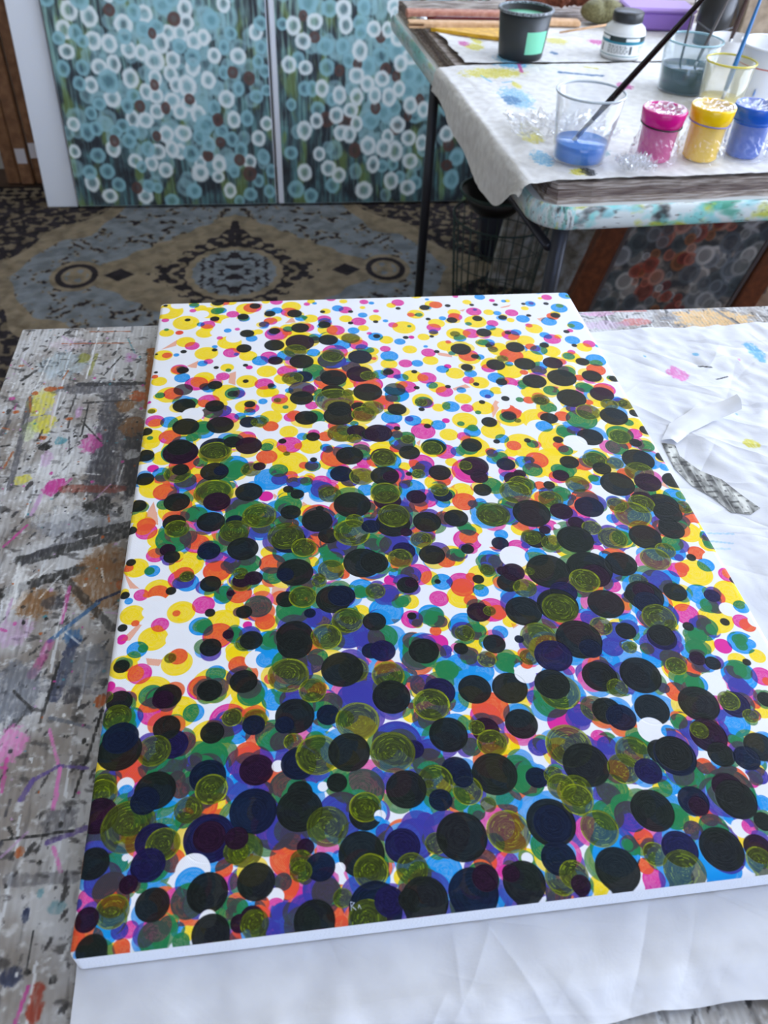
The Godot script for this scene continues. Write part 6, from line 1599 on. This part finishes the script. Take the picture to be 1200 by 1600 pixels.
# painted rings: kind, distance from the canvas's left edge, height and radius in millimetres
const RINGS_A := [
	["w",78,570,24], ["w",134,555,25], ["w",54,519,23], ["w",233,535,25], ["w",301,563,22], ["w",50,461,21], ["w",135,491,23], ["w",182,483,23], ["w",239,467,22], ["w",186,428,22],
	["w",141,419,22], ["w",106,369,21], ["w",166,331,24], ["w",425,579,22], ["w",426,543,21], ["w",367,514,20], ["w",403,513,22], ["w",340,487,25], ["w",443,492,22], ["w",475,501,19],
	["w",277,460,20], ["w",314,438,27], ["w",371,440,22], ["w",232,388,25], ["w",309,389,21], ["w",359,402,21], ["w",475,382,21], ["w",502,452,20], ["w",431,421,23], ["w",372,370,20],
	["w",276,350,21], ["w",305,338,21], ["w",354,324,23], ["w",407,366,28], ["w",221,270,23], ["w",301,293,21], ["w",261,267,22], ["w",378,228,24], ["w",433,284,23], ["w",375,293,21],
	["w",406,315,22], ["w",322,224,23], ["w",143,181,22], ["w",286,172,24], ["w",209,143,21], ["w",261,135,21], ["w",305,114,22], ["w",226,31,23], ["w",107,33,22], ["w",18,174,18],
	["w",30,256,19], ["w",56,76,24], ["w",419,103,26], ["w",458,193,21], ["w",360,172,22], ["w",335,179,22], ["w",486,133,23], ["w",423,138,19], ["w",201,614,19], ["b",292,523,20],
	["b",89,417,20], ["b",71,373,19], ["b",92,288,18], ["b",70,232,23], ["b",99,242,20], ["b",90,161,22], ["b",54,109,21], ["b",112,111,22], ["b",142,69,21], ["b",392,45,23],
	["b",313,15,21], ["b",242,63,19], ["b",270,57,16], ["b",227,125,16], ["b",185,251,19], ["b",161,233,18], ["b",214,229,20], ["b",198,205,21], ["b",209,310,19], ["b",234,338,19],
	["b",122,315,18], ["b",33,497,17], ["b",86,511,20], ["b",103,489,17], ["b",233,503,19], ["b",270,567,20], ["b",359,587,23], ["b",387,604,20], ["b",332,530,19], ["b",396,478,19],
	["b",434,447,23], ["b",161,379,30], ["b",256,180,21], ["b",30,414,20], ["b",500,553,22], ["b",396,164,24], ["b",441,238,26], ["b",234,610,21], ["b",115,602,26], ["b",17,601,21],
	["d",197,572,15], ["d",389,551,17], ["d",249,308,15], ["d",330,303,14], ["d",410,329,14], ["d",290,219,13], ["d",151,205,15], ["d",201,58,16], ["d",66,612,14], ["d",451,158,16],
	["d",492,267,16], ["d",317,512,12], ["d",304,370,13], ["w",544,592,20], ["w",638,518,21], ["w",577,452,22], ["w",473,503,19], ["w",502,454,19], ["w",476,384,22], ["w",529,329,24],
	["w",548,268,22], ["w",655,256,20], ["w",590,138,21], ["w",486,129,21], ["w",479,90,18], ["w",421,106,23], ["w",515,45,21], ["w",625,211,22], ["b",655,542,19], ["b",559,514,18],
	["b",535,477,17], ["b",652,477,17], ["b",639,437,17], ["b",659,410,17], ["b",572,361,18], ["b",528,406,17], ["b",627,337,19], ["b",662,355,16], ["b",591,272,21], ["b",487,303,20],
	["b",536,208,20], ["b",563,174,21], ["b",637,154,21], ["b",662,108,19], ["b",534,109,19], ["b",584,32,21], ["b",651,41,19], ["b",615,77,19], ["b",394,46,21], ["b",544,10,17],
	["b",458,191,20], ["b",429,217,20], ["b",455,254,27], ["b",505,233,20], ["b",504,548,23], ["d",556,406,15], ["d",607,389,17], ["d",495,268,16], ["d",556,144,16], ["d",587,100,21],
	["d",452,157,14], ["d",497,200,14],
]
# painted rings: kind, distance from the canvas's left edge, height and radius in millimetres
const RINGS_B := [
	["b",40,313,16], ["b",283,589,21], ["b",270,546,21], ["b",272,521,19], ["b",213,481,21], ["b",161,422,23], ["b",157,481,24], ["b",231,442,19], ["b",68,443,21], ["b",23,541,16],
	["b",175,328,17], ["b",127,298,22], ["b",86,360,20], ["b",110,360,20], ["b",337,454,25], ["b",296,425,25], ["b",391,469,25], ["b",361,499,19], ["b",431,353,25], ["b",350,290,25],
	["b",458,280,23], ["b",305,263,25], ["b",384,303,23], ["b",347,120,19], ["b",385,125,18], ["b",409,84,18], ["b",466,64,22], ["b",172,59,23], ["b",106,602,31], ["b",173,585,23],
	["b",32,165,20], ["b",566,303,23], ["b",616,251,23], ["b",499,397,25], ["b",466,392,25], ["b",432,402,25], ["b",611,145,24], ["b",598,74,27], ["b",95,24,23], ["b",44,47,26],
	["d",89,564,13], ["d",123,506,15], ["d",201,413,15], ["d",354,416,17], ["d",261,432,14], ["d",471,328,14], ["d",322,303,16], ["d",391,239,17], ["d",221,258,22], ["d",157,268,22],
	["d",251,172,20], ["d",336,510,15], ["d",461,516,16], ["d",433,278,13], ["d",579,188,18], ["d",577,121,17], ["d",390,397,14], ["w",57,537,23], ["w",125,549,22], ["w",217,583,24],
	["w",224,541,22], ["w",86,495,22], ["w",91,420,20], ["w",38,429,22], ["w",143,361,22], ["w",200,342,23], ["w",189,281,23], ["w",122,264,21], ["w",80,235,25], ["w",128,161,20],
	["w",159,115,24], ["w",76,102,24], ["w",194,92,23], ["w",283,41,27], ["w",297,186,26], ["w",392,168,27], ["w",365,215,20], ["w",315,126,23], ["w",380,71,25], ["w",440,48,25],
	["w",446,136,24], ["w",438,455,24], ["w",404,435,22], ["w",314,530,21], ["w",378,592,21], ["w",386,570,19], ["w",393,508,23], ["w",360,529,20], ["w",258,399,23], ["w",269,470,25],
	["w",294,375,22], ["w",367,336,24], ["w",258,336,22], ["w",238,296,22], ["w",440,311,23], ["w",257,255,21], ["w",319,341,21], ["w",343,390,22], ["w",429,568,21], ["w",564,378,25],
	["w",591,321,21], ["w",486,298,21], ["w",485,194,22], ["w",352,179,26], ["w",399,252,24], ["w",438,210,23], ["w",571,223,23], ["w",204,227,23], ["w",232,222,23], ["w",400,360,21],
]
# paint on the cardboard, millimetres in the table's plane: a blob is colour, centre, two radii, strength; a stroke is colour, two ends, width, strength
const BOARD_MARKS := [
	["paleblue",-95.4,78.6,20.7,20.5,0.5], ["palepink",-94.4,39.8,17.1,11,0.5], ["yellow",-106.7,139.6,10.4,18.5,0.8], ["yellow",-98.1,175.1,8.9,13,0.9], ["lime",-110,184.6,6.3,12.8,0.6], ["olive",-76.5,67.2,5.6,7.9,0.8],
	["olive",-64.8,60.2,-66.9,97.9,1.5,0.7], ["lilac",-29.5,69,5.7,7.9,0.8], ["black",-75.4,114.2,-12.1,116.2,2.7,0.75], ["black",-65.9,144.9,-13.7,144.1,1.3,0.7], ["dark",-40.2,142.2,-39.5,270.5,8.7,0.75], ["black",-15.5,193.9,-8,273.1,6.9,0.75],
	["dark",-20.8,227.6,20.9,51.1,0.65], ["white",-122.7,115.6,16,14.5,0.5], ["white",-76.2,242.1,19.1,17.2,0.5], ["white",-111.3,210.7,11,24.3,0.5], ["dark",-56,120.3,35,9.6,0.6], ["brown",-26,152.2,7.9,9.1,0.8],
	["brown",-16.3,185.5,10.2,12.8,0.8], ["amber",-9.5,55.9,-4.8,156,3.4,1.0], ["rust",-15.5,138.3,8,7,0.9], ["rust",-103.1,37.9,-31.5,41.1,0.5,0.9], ["rust",-77.6,16.1,-35.2,17.9,0.5,0.9], ["rust",-101,119.4,5.3,3.6,0.9],
	["rust",-92,118.2,2.7,1.9,0.9], ["rust",-96.4,195.9,3.7,2.9,0.9], ["rust",-126.8,155.2,3.2,1.8,0.9], ["rust",-76.4,169.7,3.2,2.2,0.9], ["rust",-114.9,125.9,2.6,2.8,0.9], ["rust",-137.1,77.1,2.5,1.5,0.9],
	["magenta",-51.2,207.4,8.7,12.2,0.7], ["magenta",-75,264,5.8,7.3,0.9], ["magenta",-70.2,258.1,2.9,2.8,0.9], ["magenta",-134.9,133.1,2.6,2.3,0.9], ["lilac",-87.1,226.1,4.8,9.8,0.6], ["lilac",-68.9,160.1,2.6,8.9,0.7],
	["black",-92.1,210.2,4.9,4.1,1.0], ["teal",-79,201.3,5,5.2,0.8], ["black",-58,197.8,2.3,2.5,1.0], ["black",-66.9,196.5,1.5,1.7,1.0], ["black",-61.3,145.2,-61.6,194.5,0.7,0.9], ["black",-64.5,173.4,-42.8,206.1,0.5,0.9],
	["black",-39,65.8,-53.1,100.1,0.6,0.9], ["black",-121.2,86.9,-131.5,103.1,1.5,0.8], ["dark",-117.9,134.3,-111.4,264.5,2.4,0.6], ["black",-130.1,206.2,-123.2,204.8,0.9,0.9], ["dark",-130.4,168.4,-133.7,188.9,1.8,0.6], ["yellow",-103.2,253.6,5.9,5.6,0.8],
	["white",-110.5,57.2,-116.5,120.7,0.4,0.9], ["white",-67.1,19.6,-69.6,97.7,0.4,0.8], ["palepink",-93.8,131.5,-92,181.8,0.8,0.7], ["white",-13.7,226.2,6.2,5.9,0.6], ["slate",-48.9,311.1,32.3,14.3,0.45], ["white",-72.5,292.4,19.6,14.9,0.5],
	["black",-46.9,325.1,-6.8,317.1,3.8,0.7], ["black",-85.6,350.1,-9.1,326.1,5.1,0.75], ["black",-94,382,-38.6,362.8,4.4,0.75], ["brown",-21.5,378.8,18.1,24.7,0.75], ["brown",-67.3,394.2,13.2,11.9,0.8], ["brown",-21.6,353.8,15.5,13.1,0.5],
	["black",-50.9,370,-7.5,424.3,2.7,0.6], ["blue",-22,398.5,-51.2,430.8,1.6,0.8], ["navy",-7.1,389.1,-22.3,396.5,1.1,1.0], ["blue",-34.9,428.9,5.7,7.3,0.8], ["rust",-7.8,382.1,2.3,4.1,0.9], ["magenta",-88.5,310,-102.5,333.5,1.1,0.8],
	["magenta",-44.9,380.6,-45.4,415.1,1.3,0.7], ["magenta",-76.7,267.3,6.7,7.8,0.9], ["lilac",-83.7,274.3,-87.5,298.3,1.6,0.8], ["magenta",-61.9,255.6,-70,267.8,1.4,0.6], ["maroon",-66.6,268.1,-17.9,272.2,4,0.5], ["white",-83.1,379.1,7.4,18.5,0.7],
	["white",-86.8,352.1,-83.3,392.7,1.5,0.7], ["black",-35.3,293.2,9.9,10.9,0.8], ["white",-40.5,302.4,8.2,4.9,0.5], ["dark",-49.4,329.4,-82.6,350.4,3.8,0.5], ["dark",-54.2,395.5,7.3,5.9,0.7], ["lilac",-77.7,421.1,11.3,11.2,0.5],
	["navy",-34.2,434.3,-40.3,477.7,4,0.7], ["magenta",-50.9,432.6,-57.8,458.5,3,0.5], ["slate",-66.4,471.2,14.3,21.8,0.7], ["slate",-22.9,456,14.8,16.5,0.6], ["dark",-29.2,478.8,4.8,5.8,0.8], ["rust",-8.9,484.6,3.2,4.8,0.9],
	["black",-41.6,450.1,-46.3,497.3,0.9,0.9], ["black",-7.2,492.2,-12.9,530,0.9,0.9], ["black",-13.1,528.4,-17,552.1,0.6,0.9], ["pink",-61.6,511.5,9.1,10.7,0.7], ["magenta",-62.5,521.5,-60.7,544.2,1.1,0.8], ["pink",-39.2,503.3,-28.7,531.7,0.9,0.8],
	["purple",-48.3,550.2,-43.5,538.2,1.6,0.9], ["purple",-43.5,538.2,-29,530,1.1,0.9], ["purple",-29,530,-10.9,533.5,1,0.9], ["pink",-28,531.7,-28,558.5,1.2,0.9], ["purple",-28,579.1,-7.1,572.7,1.5,0.9], ["slate",-40.7,494.3,-13.3,504.3,1.1,0.8],
	["dark",-23.2,566.6,8.5,9.2,0.5], ["black",-54.4,574.8,-13.9,573.5,0.3,0.9], ["black",-51.8,567.9,-48.8,572.5,0.3,0.9], ["rust",-42.7,583.2,2.2,2.9,0.8], ["teal",-16.5,616.8,3.9,3.3,0.5], ["teal",-27,607.9,1.9,2.7,0.6],
	["navy",-32.8,618.8,1.8,3.3,0.9], ["pink",-24.1,582.4,-17.7,597,1,0.8], ["dark",-45.5,599.2,-9.9,600.5,3.2,0.4], ["dark",-49.3,471,-5.8,477.3,2.9,0.35], ["black",-27.3,628.1,-27.3,648.2,0.7,0.9], ["black",-26.7,648.3,1.5,1.4,1.0],
	["black",-12.5,653.3,1.7,1.9,1.0], ["navy",-34.3,649.7,4.9,4.7,0.7], ["maroon",-19.7,663.6,3.6,7.9,0.9], ["magenta",-24.8,655.3,-28.7,672.2,0.9,0.8], ["pink",496.7,13,15.5,5,0.5], ["red",516.8,8.3,556.3,9.6,1.4,0.8],
	["red",534.2,33.4,18,6.9,0.8], ["lilac",499.2,37,22.9,7.8,0.5], ["peach",631.4,35.4,39.2,20.5,0.9], ["slate",642.1,11.6,658.8,51.4,1.9,0.8], ["peach",596.9,18.8,9.2,5.2,0.9], ["slate",576.1,27.3,10.4,3,0.7],
	["black",654.5,32,658.4,46.6,1.3,0.8],
]
# paint on the white paper, written the same way
const PAPER_MARKS := [
	["pink",551.3,143.8,11.8,16,0.9], ["sky",656.4,108.6,8.7,23.3,0.8], ["sky",584.5,108.1,3.7,3.6,0.8], ["black",581.7,128.9,595.1,131.9,0.4,0.9], ["black",588.4,157.5,602.8,152.6,0.4,0.9], ["yellow",578.5,265.5,8.5,8.7,0.9],
	["sky",526,105.1,1.9,2.2,0.8], ["pink",630.6,122.6,2,2.7,0.8], ["sky",585.6,216.2,1.3,1.9,0.8], ["sky",481.5,378.8,504.5,383.4,0.7,0.4], ["sky",480.8,388.7,499.3,394.1,0.6,0.4], ["sky",475.3,396.8,494.7,399.8,0.5,0.3],
]
# paint on the folding table's papers, millimetres from the table's near corner
const TABLE_MARKS := [
	["yellow",87.6,-544.3,49.1,25.2,0.8], ["sky",144.2,-610.9,29.2,30.7,0.9], ["purple",159.1,-634.3,11.1,31.4,0.9], ["magenta",160.6,-604.3,149.3,-547.2,3.1,0.9], ["sky",58.4,-529.1,68.1,-491.0,2.1,0.8], ["sky",88.9,-393.7,23.0,45.0,0.6],
	["blue",76.1,-384.8,13.0,19.8,0.7], ["sky",90.4,-484.6,112.6,-488.8,2.1,0.8], ["yellow",111.8,-464.7,6.8,17.2,0.8], ["blue",249.0,-651.9,6.8,10.4,0.9], ["blue",227.9,-543.7,309.3,-517.6,4.3,0.9], ["yellow",293.5,-575.4,316.6,-562.8,3.1,0.9],
	["yellow",51.7,-194.6,14.8,20.4,0.7], ["magenta",94.2,-797.6,7.0,14.1,0.8], ["yellow",104.5,-750.1,8.4,19.1,0.9], ["yellow",90.0,-705.0,16.9,18.4,0.9], ["magenta",70.6,-731.3,9.5,16.0,0.8], ["yellow",81.2,-45.0,12.3,11.0,0.9],
	["black",95.1,-43.8,9.3,11.1,0.9], ["magenta",330.5,-450.7,11.9,17.7,0.9], ["teal",141.8,-119.7,16.3,13.1,0.6], ["sky",40.2,-103.2,12.6,24.9,0.7], ["yellow",289.8,-751.7,19.8,22.2,0.7], ["magenta",380.5,-744.9,15.1,18.1,0.8],
	["yellow",328.1,-898.7,10.6,14.0,0.9],
]
